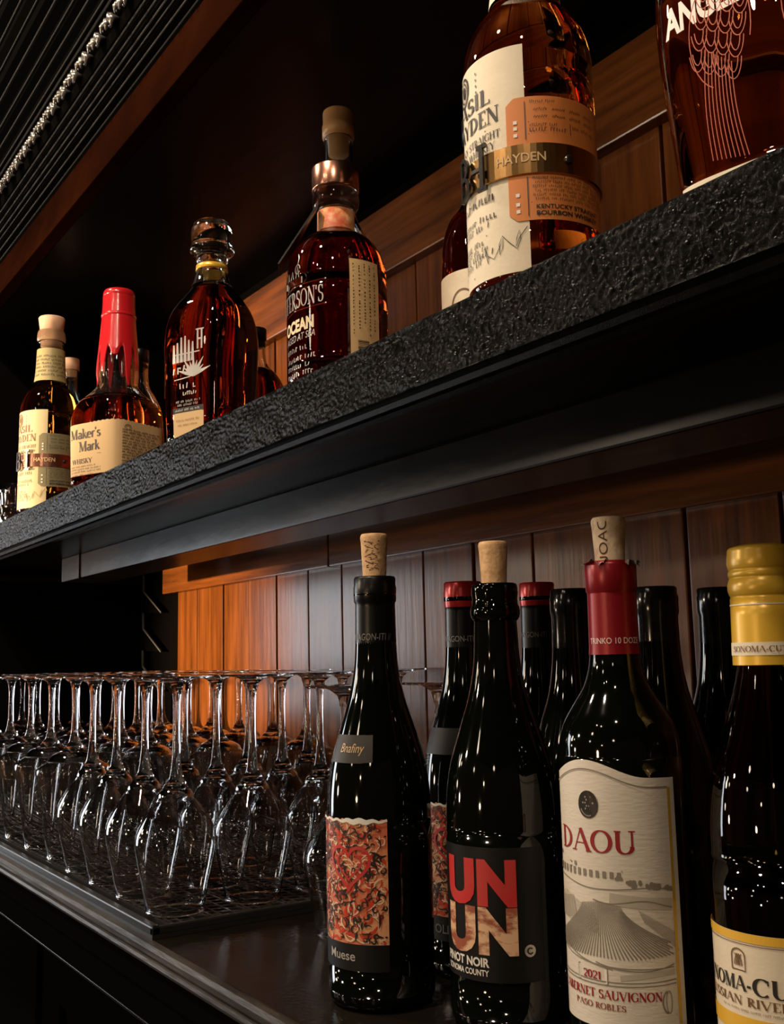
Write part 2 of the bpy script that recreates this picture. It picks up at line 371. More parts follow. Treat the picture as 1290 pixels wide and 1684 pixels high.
def scribble(s0, s1, z, h, rnd, slope=0.0, wd=None, vertical=False):
    """a line of print too small to read: short upright ticks in word groups"""
    out = []; s = s0; wd = wd or h * 0.2
    while s < s1:
        for _ in range(rnd.randint(3, 8)):
            if s > s1: break
            a = z + slope * (s - s0); hh = h * rnd.choice((1, 1, .75))
            k = rnd.random()
            if k < .4: q = [(s, a), (s + rnd.uniform(-.1, .3) * h, a + hh)]
            elif k < .7: q = [(s, a), (s, a + hh), (s + .45 * h, a + hh * .9)]
            else: q = [(s, a + hh), (s, a), (s + .45 * h, a + .05 * h)]
            if vertical: q = [(z0_ - 0, s_) for s_, z0_ in q]
            out.append(ribbon(q, wd)); s += h * .75
        s += h * .8
    return out
def cam_rz(x, y): return math.atan2(-x / math.hypot(x, y), y / math.hypot(x, y))

# ------------------------------------------------------------------ the bar itself
XL, XR = -1.93, 0.9
WALLY = 0.735
tag(box('floor', (-9.0, 3), (-3.5, 0.75), (-0.05, 0.0), FLOORM), kind='structure', label='dark floor below the back bar', cat='floor')
wall = tag(box('wall_back', (-9.0, 3), (WALLY, 0.80), (0.0, 2.6), DARKWALL), kind='structure', label='black wall behind the shelves with stained wood panelling', cat='wall')
wl = wall.location
def child_box(name, x, y, z, m, parent, bevel=0.0):
    o = box(name, x, y, z, m, parent, bevel); o.location = o.location - parent.location; return o
tag(box('ceiling', (-9.0, 3), (-3.5, 0.75), (2.6, 2.65), DARKWALL), kind='structure', label='dark ceiling above the back bar', cat='ceiling')
gaps = [-1.742, -1.656, -1.551, -1.460, -1.366, -1.271, -1.179, -1.083, -0.993, -0.897, -0.799, -0.699, -0.600]
while gaps[-1] < XR: gaps.append(gaps[-1] + 0.0965)
for a, b in zip(gaps, gaps[1:]):
    d = random.uniform(-.0012, .0012)
    child_box('plank', (a + .0016, b - .0016), (0.7195 + d, WALLY + .002), (1.0, 1.76), WOOD, wall, 0.0016)
for x0, x1 in ((-1.777, -1.19), (-1.188, -0.28), (-0.278, XR)):
    child_box('rail', (x0, x1), (0.704, 0.721), (1.353, 1.452), RAILWOOD, wall, 0.002)
    child_box('rail', (x0, x1), (0.704, 0.721), (1.714, 1.803), RAILWOOD, wall, 0.002)

tag(box('wall_left', (XL - 0.03, XL), (0.40, WALLY), (0.0, 2.6), DARKWALL), kind='structure', label='black end panel closing the far end of the back bar', cat='wall')
tag(box('shelf_cleat', (XL, XL + .014), (0.42, 0.722), (1.381, 1.393), BLACK, bevel=.002), 'thin black batten fixed across the far end panel below the shelf', 'batten')
pts = []
for k in range(6):
    z = 1.398 - .0715 * k
    pts += [(XL + .014, z), (XL + .016, z - .030), (-1.822, z - .0755), (XL + .012, z - .0715 - .001)]
poly = [(XL + .0005, 1.398)] + pts + [(XL + .0005, 1.398 - .0715 * 6 - .002)]
n = len(poly)
mesh('notched_shelf_support', [(x, .7215, z) for x, z in poly] + [(x, .7345, z) for x, z in poly],
     [tuple(range(n)), tuple(range(2 * n - 1, n - 1, -1))] + [(i, n + i, n + (i + 1) % n, (i + 1) % n) for i in range(n)], DARKWALL)
nss = bpy.data.objects['notched_shelf_support']
for k in range(5):
    e = pts[4 * k:4 * k + 3]
    V_, F_ = [], []
    for p_, q_ in zip(e, e[1:]):
        b = len(V_); tx, tz = q_[0] - p_[0], q_[1] - p_[1]; ll = math.hypot(tx, tz); nx, nz = -tz / ll * .0016, tx / ll * .0016
        for yy in (.7195, .7225): V_ += [(p_[0] + nx, yy, p_[1] + nz), (p_[0] - nx, yy, p_[1] - nz), (q_[0] - nx, yy, q_[1] - nz), (q_[0] + nx, yy, q_[1] + nz)]
        F_ += [tuple(b + i for i in f_) for f_ in ((0, 1, 2, 3), (7, 6, 5, 4), (0, 4, 5, 1), (1, 5, 6, 2), (2, 6, 7, 3), (3, 7, 4, 0))]
    mesh('lit_edge', V_, F_, mat('lit_edge_grey', (.10, .095, .09), .5), nss)  # pale strips paint the faint light caught by the tooth edges
tag(nss, 'saw-toothed shelf support strip in the dark far corner behind the glasses', 'shelf support')

# worktop and base
ct = empty('back_bar_counter', (0, 0, 0.9))
tag(ct, 'black back bar counter with worn beaded front edge carrying glasses and wine', 'counter')
def kid(o, root): o.location = o.location - root.location; return o
kid(box('worktop', (XL, XR), (0.338, WALLY), (0.955, 1.0), WORKTOP, ct), ct)
kid(prism_x('edge_moulding', [(.3385, .984), (.3300, .984), (.3290, .9865), (.3295, .9895), (.3325, .9905), (.3300, .9925), (.3300, .9965), (.3325, .9995), (.3365, 1.0003), (.3385, 1.0003)], XL, XR, WORN, ct), ct)
kid(prism_x('edge_apron', [(.3385, .962), (.333, .962), (.3335, .984), (.3385, .984)], XL, XR, DARKWALL, ct), ct)
kid(box('fascia', (XL, XR), (0.3345, 0.42), (0.933, 0.962), DARKWALL, ct), ct)
kid(box('fascia_bead', (XL, XR), (0.3335, 0.345), (0.9335, 0.9362), BLACK, ct, .0006), ct)
cb = empty('base_cabinet', (0, 0.55, 0.0))
tag(cb, 'black base cabinet under the back bar counter', 'cabinet')
kid(box('carcass', (XL, XR), (0.406, WALLY), (0.08, 0.933), DARKWALL, cb), cb)
kid(box('plinth', (XL, XR), (0.43, WALLY), (0.0, 0.08), DARKWALL, cb), cb)
for k in range(5):
    xa = XL + .03 + k * .56
    d = box('door', (xa, xa + .53), (0.390, 0.406), (0.12, 0.91), DARKWALL, cb, .002); kid(d, cb)
    for (u0, u1, w0, w1) in ((.0, .53, .0, .07), (.0, .53, .72, .79), (.0, .07, .07, .72), (.46, .53, .07, .72)):
        f_ = box('door_frame', (xa + u0, xa + u1), (0.383, 0.391), (.12 + w0, .12 + w1), DARKWALL, d, .0015)
        f_.location = f_.location - d.location - cb.location

# shelf
ST, SB, SY = 1.455, 1.398, 0.393
sh = empty('whiskey_shelf', (0, 0.55, SB))
tag(sh, 'long black painted shelf with crackled glossy front edge holding the whiskey bottles', 'shelf')
kid(box('shelf_board', (XL, XR), (SY + .022, WALLY - .016), (SB + .004, ST), BLACK, sh), sh)
kid(prism_x('nosing', [(SY + .0225, SB + .002), (SY + .008, SB - .001), (SY + .006, SB + .002), (SY + .002, SB + .003), (SY + .0005, SB + .0065), (SY + .003, SB + .0085), (SY, SB + .011), (SY, ST - .003), (SY + .003, ST), (SY + .0225, ST)], XL, XR, NOSE, sh), sh)
from mathutils import noise as mnoise
nv, nf = [], []; NXC, NZC = 2000, 44
for i in range(NXC + 1):
    for j in range(NZC + 1):
        xx = XL + (0.05 - XL) * i / NXC; zz = SB + .0105 + (ST - .0025 - SB - .0105) * j / NZC
        d = .0008 * mnoise.noise((xx * 260, zz * 330, 0)) + .0007 * mnoise.noise((xx * 620, zz * 620, 3)) + .0010 * mnoise.noise((xx * 35, zz * 50, 7))
        nv.append((xx, SY - .0012 - d * (1 if 0 < j < NZC else 0), zz))
for i in range(NXC):
    for j in range(NZC):
        a_ = i * (NZC + 1) + j; nf.append((a_, a_ + NZC + 1, a_ + NZC + 2, a_ + 1))
kid(mesh('crackled_paint', nv, nf, NOSE, sh, True), sh)
pv_, pf_ = [], []
for _ in range(1500):
    cx_ = random.uniform(-1.75, 0.0) if random.random() < .5 else random.uniform(-.75, -.2); cz_ = random.uniform(SB + .013, ST - .004); rr = random.uniform(.0004, .0010)
    b = len(pv_); yb = SY - .0019
    for lv, (kr, ky) in enumerate(((1, 0), (.85, .45), (.45, .85))):
        for k in range(7): pv_.append((cx_ + rr * kr * math.cos(2*PI*k/7), yb - rr * ky, cz_ + rr * kr * math.sin(2*PI*k/7)))
    pv_.append((cx_, yb - rr, cz_))
    for lv in range(2):
        for k in range(7): pf_.append((b + lv*7 + k, b + lv*7 + (k+1) % 7, b + lv*7 + 7 + (k+1) % 7, b + lv*7 + 7 + k))
    for k in range(7): pf_.append((b + 14 + k, b + 14 + (k+1) % 7, b + 21))
o = kid(mesh('glint_pimples', pv_, pf_, mat('gloss_pimple', (.01, .01, .01), .2, spec=1.0), sh, True), sh); o['kind'] = 'stuff'  # glossy pimples added to put sparkle dots on the nosing
kid(box('support_rail', (-1.676, XR), (0.50, 0.572), (1.3645, SB + .0045), BLACK, sh, .002), sh)
kid(box('support_rail_end_block', (-1.69, -1.60), (0.497, 0.55), (1.3635, SB + .0045), BLACK, sh, .002), sh)

# canopy with carved crown moulding
cn = empty('bar_canopy', (0, 0.5, 1.84))
tag(cn, 'black canopy over the shelf with a carved crown moulding', 'canopy')
kid(box('soffit', (XL, XR), (0.402, WALLY), (1.84, 1.862), BLACK, cn), cn)
kid(box('fascia', (XL, XR), (0.392, 0.412), (1.8395, 1.892), DARKWOOD, cn, .0015), cn)
kid(prism_x('crown_moulding', [(.412, 1.892), (.392, 1.892), (.390, 1.897), (.3835, 1.899), (.3835, 1.903), (.379, 1.905), (.377, 1.910), (.3735, 1.9115), (.3735, 1.9155), (.370, 1.917), (.368, 1.923), (.3645, 1.926), (.363, 1.931), (.360, 1.932),
    (.357, 1.945), (.349, 1.953), (.346, 1.9535), (.3435, 1.957), (.340, 1.957), (.337, 1.963), (.331, 1.968), (.329, 1.973), (.323, 1.977), (.319, 1.985), (.310, 1.992), (.309, 1.998), (.302, 2.003), (.2985, 2.012), (.290, 2.020), (.288, 2.028), (.278, 2.036), (.275, 2.046), (.262, 2.056), (.258, 2.070), (.245, 2.080), (.245, 2.10), (.412, 2.10)], XL - .02, XR, CARVED, cn), cn)
kid(box('upper_board', (XL, XR), (0.26, WALLY), (2.10, 2.6), BLACK, cn), cn)
for yy, zz, rr in ((.3905, 1.8965, .0011), (.3830, 1.9010, .0012), (.3765, 1.9085, .0010), (.3725, 1.9135, .0013), (.3680, 1.9215, .0012), (.3630, 1.9300, .0013), (.3445, 1.9565, .0016), (.3390, 1.9590, .0010), (.3300, 1.9705, .0011), (.3205, 1.9810, .0010), (.3090, 1.9950, .0012), (.2975, 2.0120, .0010), (.2870, 2.0270, .0011), (.2745, 2.0460, .0011), (.2575, 2.0690, .0012)):
    kid(prism_x('bead_line', [(yy + rr * math.cos(q * PI / 4), zz + rr * math.sin(q * PI / 4)) for q in range(8)], XL - .02, XR, BEADM, cn), cn)  # thin rods added to draw bright glint lines on the moulding
# one carved leaf of the crown, copied along it
vs_, fs = [], []
for lobe, (dx, dz, r, ln_) in enumerate(((0, .002, .0062, .013), (-.0085, -.001, .0042, .010), (.0085, -.001, .0042, .010), (-.0045, -.006, .003, .009), (.0045, -.006, .003, .009), (0, -.010, .0026, .008))):
    b = len(vs_)
    for i in range(7):
        t = i / 6; rr = r * math.sin(PI * (0.08 + .84 * t)) ** .7
        for k in range(8):
            a = 2 * PI * k / 8
            vs_.append((dx + rr * math.cos(a), rr * math.sin(a) * .9 - .004 * math.sin(PI * t), dz + ln_ * (t - .5)))
    for i in range(6):
        for k in range(8): fs.append((b + i * 8 + k, b + i * 8 + (k + 1) % 8, b + i * 8 + 8 + (k + 1) % 8, b + i * 8 + 8 + k))
    fs += [tuple(b + k for k in range(7, -1, -1)), tuple(b + 48 + k for k in range(8))]
leaf0 = mesh('carved_leaf', [(p[0] * 1.05, p[1] * 1.2, p[2] * 1.4) for p in vs_], fs, LEAFM, cn, True)
x = -1.90; first = True
while x < 0.3:
    c = leaf0 if first else leaf0.copy()
    if not first: COL.objects.link(c)
    first = False
    c.parent = cn; c.location = Vector((x, .3535, 1.9425)) - cn.location; c.rotation_euler = (math.radians(-38), math.radians(random.uniform(12, 20)), 0)
    x += .0445

# ------------------------------------------------------------------ rubber bar mat
mt = empty('rubber_bar_mat', (-1.38, 0.515, 1.0))
tag(mt, 'black rubber bar mat with slotted grid under the wine glasses', 'mat')
MX0, MX1, MY0, MY1 = XL + .03, -0.868, 0.338, 0.700
kid(box('mat_base', (MX0, MX1), (MY0, MY1), (1.0003, 1.004), RUBBER, mt), mt)
for a, b, c, d in ((MX0, MX1, MY0, MY0 + .008), (MX0, MX1, MY1 - .008, MY1), (MX0, MX0 + .006, MY0, MY1), (MX1 - .006, MX1, MY0, MY1)):
    kid(box('mat_rim', (a, b), (c, d), (1.003, 1.0105), RUBBER, mt, .0015), mt)
bm = bmesh.new()
def bar(p, q, wd, z0, z1):
    p, q = np.array(p), np.array(q); t = (q - p) / np.linalg.norm(q - p); nn = np.array([-t[1], t[0]]) * wd / 2
    c = [p + nn, p - nn, q - nn, q + nn]
    vv = [bm.verts.new((*k, z0)) for k in c] + [bm.verts.new((*k, z1)) for k in c]
    for f_ in ((4, 5, 6, 7), (0, 1, 5, 4), (1, 2, 6, 5), (2, 3, 7, 6), (3, 0, 4, 7)): bm.faces.new([vv[i] for i in f_])
y = MY0 + .016; row = 0
while y < MY1 - .01:
    bar((MX0 + .006, y), (MX1 - .006, y), .0022, 1.003, 1.0102)
    if row % 3 == 0: bar((MX0 + .006, y + .0045), (MX1 - .006, y + .0045), .0022, 1.003, 1.0102)
    x = MX0 + .012 + (row % 2) * .006
    while x < MX1 - .014:
        bar((x, y + .0005), (x + .004, y + .0125), .0034, 1.003, 1.0098); x += .0125
    y += .0125; row += 1
o = from_bm('mat_ribs', bm, RUBBER, mt); o['kind'] = 'stuff'; kid(o, mt)

# ------------------------------------------------------------------ wine glasses, upside down
def glass_parts(kind):
    if kind == 'tulip':
        outer = dense([(.0258, 0), (.0292, .020), (.0348, .045), (.0368, .058), (.0356, .068), (.0292, .081), (.0195, .095), (.0108, .108), (.0066, .116), (.0050, .124)], 5)
        stem = dense([(.0050, .124), (.0040, .134), (.0034, .150), (.0034, .178), (.0042, .191), (.0062, .1985)], 4)
        inner_top = .1100
    else:
        outer = dense([(.0285, 0), (.0322, .030), (.0395, .078), (.0432, .0955), (.0432, .0990), (.0415, .1010), (.0300, .1085), (.0150, .1195), (.0075, .1285), (.0052, .136)], 5)
        stem = dense([(.0052, .136), (.0042, .144), (.0036, .156), (.0036, .178), (.0044, .191), (.0064, .1985)], 4)
        inner_top = .1220
    inner = [(max(.0002, r - .0009), z) for r, z in outer if z < inner_top - .012]
    rl, zl = inner[-1]
    inner += [(rl * math.cos(t * PI / 2), zl + (inner_top - zl) * math.sin(t * PI / 2)) for t in (.2, .4, .6, .8, .93)] + [(.0002, inner_top)]
    bowl = inner[::-1][:-1] + [(outer[0][0] - .0005 + .0014 * math.cos(q), .0011 + .0014 * math.sin(q)) for q in np.linspace(-PI * 1.25, PI * .25, 9)] + outer[1:]
    foot = dense([(.0062, .1985), (.0130, .2032), (.0330, .2052)], 4) + [(.0338, .2058), (.0338, .2066), (.0330, .2072), (.0200, .2071), (.0100, .2066), (.0003, .2062)]
    return bowl, stem, foot
PROTO = {}
for kd in ('tulip', 'angular'):
    PROTO[kd] = []
    for nm, pf in zip(('bowl', 'stem', 'foot'), glass_parts(kd)):
        o = loft(nm, pf, GLASS, None, n=40 if nm != 'stem' else 20); PROTO[kd].append((nm, o.data)); bpy.data.objects.remove(o)
ORD = ['first', 'second', 'third', 'fourth', 'fifth', 'sixth', 'seventh', 'eighth', 'ninth', 'tenth', 'eleventh', 'twelfth', 'thirteenth']
ROWN = ['front row', 'second row', 'third row', 'fourth row', 'fifth row']
def wine_glass(x, y, z, kd, label, group):
    t = empty('wine_glass', (x, y, z), random.uniform(0, 6)); tag(t, label, 'wine glass', group)
    for nm, me in PROTO[kd]: link(nm, me, None, t)
GW = 'wine glasses upside down on the bar mat'
for r, yy in enumerate([0.3765, 0.4525, 0.5285, 0.6045, 0.6790]):
    for c, xx in enumerate((-0.912, -0.993, -1.073, -1.152)):
        if (c == 3 and r > 0) or (c == 0 and r == 4) or (c == 2 and r == 4): continue
        wine_glass(xx + random.uniform(-.001, .001), yy + random.uniform(-.0006, .0006), 1.0108, 'tulip', 'upside-down tulip-shaped wine glass, %s, %s from the mat end beside the wine bottles' % (ROWN[r], ORD[c]), GW)
for r, yy in enumerate([0.3850, 0.4760, 0.5670, 0.6580]):
    for c, xx in enumerate((-1.240, -1.336, -1.434, -1.531, -1.628, -1.726, -1.824)):
        wine_glass(xx + (.070 if r == 3 else 0) + random.uniform(-.003, .003), yy + random.uniform(-.0008, .0008), 1.0108, 'angular', 'upside-down broad-shouldered wine glass, %s, %s along after the tulip glasses' % (ROWN[r], ORD[c]), GW)
wine_glass(-0.783, 0.478, 1.0005, 'tulip', 'upside-down wine glass standing off the mat right behind the graffiti-label wine bottle', 'wine glasses beside the mat')
wine_glass(-0.775, 0.574, 1.0005, 'angular', 'upside-down wine glass by the wall between the graffiti-label bottle and red-rimmed bottle', 'wine glasses beside the mat')

# ------------------------------------------------------------------ bottles
def shell(name, outer, m, parent, th=0.0028, n=48):
    """hollow glass: outer profile up, lip, inner profile down"""
    inn = [(max(.001, q[0] - th), q[1], max(.001, (q[2] if len(q) > 2 else q[0]) - th), q[3] if len(q) > 3 else 2.0) for q in outer]
    return loft(name, list(outer) + inn[::-1], m, parent, n=n)
def filled(name, prof, m, parent, n=56):
    """glass full of spirit: closed solid up to the liquid level"""
    r0 = prof[0]; lo = [(r0[0] * k, r0[1] + .0, (r0[2] if len(r0) > 2 else r0[0]) * k, r0[3] if len(r0) > 3 else 2.0) for k in (.02, .5, .9)]
    r1 = prof[-1]; hi = [(r1[0] * k, r1[1], (r1[2] if len(r1) > 2 else r1[0]) * k, r1[3] if len(r1) > 3 else 2.0) for k in (.92, .5, .02)]
    return loft(name, lo + list(prof) + hi, m, parent, n=n)
def split(prof, z): return [q for q in prof if q[1] <= z + 1e-6], [q for q in prof if q[1] >= z - 1e-6]
def solid(name, prof, m, parent, n=40):
    """closed solid of revolution"""
    a, b = prof[0], prof[-1]
    return loft(name, [(a[0] * .01, a[1])] + list(prof) + [(b[0] * .01, b[1])], m, parent, n=n)
def at_camera(x, y, turn=0.0): return cam_rz(x, y) * -1 + math.radians(turn)
def root(name, x, y, z, label, cat='bottle', group=None, turn=0.0):
    return tag(empty(name, (x, y, z), math.atan2(-x, y) + math.radians(turn)), label, cat, group)
rd = random.Random(11)
D2R = math.radians

# ---- bourbon bottle with a metal band (two of them, different labels)
def banded_bourbon(x, y, label, side_mat, ink, neck_mat, liquid, band):
    t = root('bourbon_bottle', x, y, ST, label, group='whiskey bottles along the shelf front')
    R = .0428
    prof = dense([(.0395, 0), (.0425, .004), (R, .010), (R, .010), (R, .150), (R, .150), (.0424, .162), (.0400, .174), (.0345, .187), (.0275, .1965), (.0238, .203), (.0238, .203), (.0222, .216), (.0205, .250), (.0198, .270)], 5)
    lo, hi = split(prof, .2031)
    filled('body', lo, liquid, t); shell('neck', hi, FLINT, t)
    loft('lip', dense([(.0198, .270), (.0212, .272), (.0214, .278), (.0206, .284), (.0196, .2868), (.0150, .287)], 3), FLINT, t)
    solid('stopper', [(.0158, .262), (.0158, .287), (.0172, .2875), (.0198, .3075), (.0190, .309)], PINKCORK, t)
    sk = Skin(prof)
    nl = sk.patch('neck_label', -.062, .062, .2045, .256, neck_mat, t, off=.0005, ns=60)
    sk.draw('lettering', sum([scribble(-.030, .026, .212 + .006 * k, .0032, rd) for k in range(6)], []), ink, nl, .23)
    lb = sk.patch('front_label', -R * D2R(132), -R * D2R(3), .006, .154, CREAM if side_mat is ORANGE else STRAW, t, ns=60)
    c = -R * D2R(66); L = []
    L += roman('BASIL', c + .002, .1205, .0108, width=.046, centre=True, bold=1.15) + roman('HAYDEN', c + .003, .1065, .0108, width=.056, centre=True, bold=1.15)
    L += [disc(c - .004, .1405, .0072, .0095, r0=.0016), disc(c - .004, .1405, .0046, .0066, r0=.001), disc(c - .004, .141, .0024, .0042)]
    L += [quad(c - .016, c + .020, .1030, .1036)]
    L += roman('KENTUCKY STRAIGHT', c, .0960, .0050, width=.062, centre=True) + roman('BOURBON WHISKEY', c, .0890, .0050, width=.054, centre=True)
    for k in range(5): L += [disc(c + .0125, .1455 - .0042 * k, .0006, .0010, 6)]
    for zz, aa, hh in ((.0560, .024, .0042), (.0510, -.010, .0040), (.0445, .026, .0040), (.0395, .020, .0036), (.0295, .015, .0036), (.0255, .018, .0030), (.0215, .022, .0036), (.0175, .012, .0032)):
        L += scribble(c - .030, c + aa, zz, hh, rd)
    L += [quad(c - .020, c + .018, .0345, .0351), quad(c - .020, c + .004, .0110, .0116)]
    L += [ribbon([(c + .012 + .004 * math.sin(k * .9) + .0016 * k, .0200 + .0055 * math.sin(k * 1.55 + .4) + .0004 * k) for k in range(22)], .00045)]
    sk.draw('lettering', L, INK if side_mat is ORANGE else BROWNINK, lb, .09)
    # notched side label under the band
    a0, a1 = -R * D2R(19), R * D2R(76)
    def top(s): return .1180 - max(0, .0050 - (s - a0)) * .9
    def bot(s): return .0375 + max(0, .0050 - (s - a0)) * .9
    sl = sk.patch('side_label', a0, a1, .0375, .118, side_mat, t, off=.0009, ns=48, top=top, bottom=bot)
    L = [quad(a0 + .0115, a0 + .0120, .0400, .0655), quad(a0 + .0115, a0 + .0120, .0895, .1150), quad(a0 + .0135, a1 - .003, .1010, .1014), quad(a0 + .0135, a1 - .003, .0930, .0934), quad(a0 + .040, a0 + .0404, .0934, .1010)]
    L += scribble(a0 + .015, a0 + .030, .1138, .0016, rd)
    for zz in (.1090, .1042): 
        for wd_ in range(4):
            L += [ribbon([(a0 + .017 + .0115 * wd_ + .00075 * k + .0003 * math.sin(k * 2.2), zz + (.0006 + .0010 * rd.random()) * (1 if k % 2 else -.4)) for k in range(12)], .00042)]
    L += scribble(a0 + .0145, a0 + .033, .0982, .0018, rd) + scribble(a0 + .0145, a0 + .038, .0948, .0024, rd) + scribble(a0 + .042, a1 - .010, .0980, .0018, rd)
    for k in range(6): L += scribble(a0 + .0150 + .0015 * (k % 2), a1 - .004 - .002 * (k % 3), .0636 - .0027 * k, .0016, rd)
    L += [quad(a0 + .0135, a1 - .003, .0487, .0490)]
    L += sans('KENTUCKY STRAIGHT', a0 + .0165, .0446, .0027, width=.044, bold=.02) + sans('BOURBON WHISKEY', a0 + .0165, .0404, .0027, width=.044, bold=.03)
    sk.draw('lettering', L, ink, sl, .08, off=.0013)
    W = []
    for zz in (.0425, .0470, .0530, .0920, .0965, .1005): W += [quad(a0 + .0045, a0 + .0068, zz, zz + .0022)]
    sk.draw('lettering', W, WHITEINK, sl, .08, off=.0013)
    # metal band with a stud and raised monogram
    bp = [(R + .0010, .0670), (R + .0022, .0674), (R + .0022, .0866), (R + .0010, .0870), (R + .0010, .0670)]
    bd = loft('metal_band', bp, band, t, n=72, smooth=False)
    sk2 = Skin([(R + .0022, 0), (R + .0022, .3)])
    sk2.draw('engraved_lettering', sans('HAYDEN', -R * D2R(29), .0748, .0058, width=.031, bold=.01), mat('bright_engraving', (.62, .44, .22), .35), bd, .08, off=.0005)
    st = solid('stud', [(.0030, 0), (.0030, .0012), (.0018, .0018)], PEWTER, bd, n=16)
    th = D2R(31); px, py, pz = sk2.pos(th, .0765); st.location = (px, py, pz); st.rotation_euler = (PI / 2, 0, th)
    bm_ = []
    c = -R * D2R(58)
    for sgn, shape in ((-1, 'B'), (1, 'H')):
        e0 = c + sgn * .0068
        if shape == 'H': bm_ += [quad(e0 + .0036, e0 + .0066, .0630, .0925), quad(e0 + .0014, e0 + .0088, .0622, .0650), quad(e0 + .0014, e0 + .0088, .0900, .0928), quad(e0 - .0035, e0 + .0050, .0760, .0785)]
        else: bm_ += [ribbon(arc(e0 - .001, .0835, .0060, .0068, 100, -90, 12), .0026), ribbon(arc(e0 - .001, .0705, .0070, .0070, 90, -110, 12), .0026), quad(e0 - .0040, e0 - .0012, .0625, .0910)]
    em = []
    for off in (.0016, .0034):
        em.append(off)
    vs2, fs2 = [], []
    for V, Fs in bm_:
        b = len(vs2); nv = len(V)
        for off in em: vs2 += [sk2.wrap(s, z, .08, off) for s, z in V]
        cnt = {}
        for f_ in Fs:
            fs2.append(tuple(b + nv + i for i in f_))
            for i, j in zip(f_, f_[1:] + f_[:1]): cnt[(i, j)] = 1
        for (i, j) in cnt:
            if (j, i) not in cnt: fs2.append((b + i, b + j, b + nv + j, b + nv + i))
    mesh('monogram', vs2, fs2, PEWTER, t)
    return t
banded_bourbon(-0.4765, 0.441, 'large bourbon bottle with cream label, orange side label and brass band, nearest the shelf middle', ORANGE, INK, CREAM, AMBER, BRASS)
banded_bourbon(-1.5725, 0.439, 'farthest front bourbon bottle with olive side label, copper band and flared stopper', OLIVEPAPER, INK, mat('straw_neck_paper', (.32, .26, .11), .55), GOLDEN, COPPER)

# ---- square bottle sealed in red wax
t = root('wax_sealed_bottle', -1.289, 0.447, ST, 'squarish bourbon bottle with dripping red wax neck and tan paper label', group='whiskey bottles along the shelf front', turn=-46)
a = .0455
prof = dense([(a * .93, 0, a * .93, 5), (a, .004, a, 5), (a, .012, a, 5), (a, .012, a, 5), (a * 1.03, .075, a * 1.03, 5), (a * 1.03, .090, a * 1.03, 5), (a * .99, .102, a * .99, 4.4), (a * .88, .114, a * .88, 3.4), (a * .68, .125, a * .68, 2.6), (.0265, .133, .0265, 2.1), (.0255, .139, .0255, 2), (.0262, .150, .0262, 2), (.0255, .165, .0255, 2), (.0238, .185, .0238, 2), (.0212, .215, .0212, 2), (.0195, .245, .0195, 2)], 5)
lo, hi = split(prof, .1141)
filled('body', lo, mat('red_amber_whiskey', (0.72, 0.13, 0.02), 0.0, trans=1.0, ior=1.42), t); shell('neck', hi, FLINT, t)
sk = Skin(prof, 0.0)
wv, wf = [], []; NT, NZ = 96, 26
drip = [0] * NT
for k, (c, L, wd) in enumerate(((-2.6, .030, .22), (-1.9, .046, .16), (-1.25, .028, .2), (-0.62, .050, .15), (-0.05, .034, .2), (0.62, .012, .25), (1.30, .053, .17), (2.0, .030, .2), (2.7, .044, .16))):
    for i in range(NT):
        th = -PI + 2 * PI * i / NT
        drip[i] = max(drip[i], L * math.exp(-(((th - c + PI) % (2 * PI) - PI) / wd) ** 4))
for j in range(NZ + 1):
    for i in range(NT):
        th = -PI + 2 * PI * i / NT; zb = .184 - drip[i]; z = zb + (.2555 - zb) * j / NZ
        wv.append(sk.pos(th, z, .0003 + .0013 * min(1, j / 2)))
for j in range(NZ):
    for i in range(NT):
        a_, b_ = j * NT + i, j * NT + (i + 1) % NT; wf.append((a_, b_, b_ + NT, a_ + NT))
wx = mesh('wax_seal', wv, wf, WAX, t, True)
solid('wax_cap', dense([(.0205, .226), (.0226, .2275), (.0228, .2300), (.0212, .2325), (.0202, .244), (.0194, .254), (.0206, .2565), (.0206, .2605), (.0190, .2640)], 4), WAX, wx)
lb = sk.patch('label', -.046, .1285, .012, .0785, TAN, t, ns=110, zref=.05, top=lambda s: .0785 + (.0012 if s > .0 else 0) * math.sin(s * 900) * .4)
th_s = .0455 * 1.9 / 2
L = roman("Maker's", -.0345, .0590, .0125, width=.054, bold=1.15) + roman('Mark', -.018, .0425, .0125, width=.036, bold=1.15)
L += [quad(-.036, .020, .0372, .0376)] + roman('WHISKY', -.031, .0270, .0062, width=.036, slope=.0)
for zz, e in ((.0225, .010), (.0190, .020), (.0155, .022), (.0115, .008)): L += scribble(-.034, e, zz, .0020, rd)
for k in range(14): L += scribble(.050, .112 - .004 * (k % 3), .0655 - .0036 * k, .0021, rd, wd=.0007)
L += [ribbon(arc(.0575, .0690, .0050, .0042, -10, 190), .0006), ribbon(arc(.0575, .0690, .0032, .0026, 0, 360), .0005)]
sk.draw('lettering', L, INK, lb, .05)

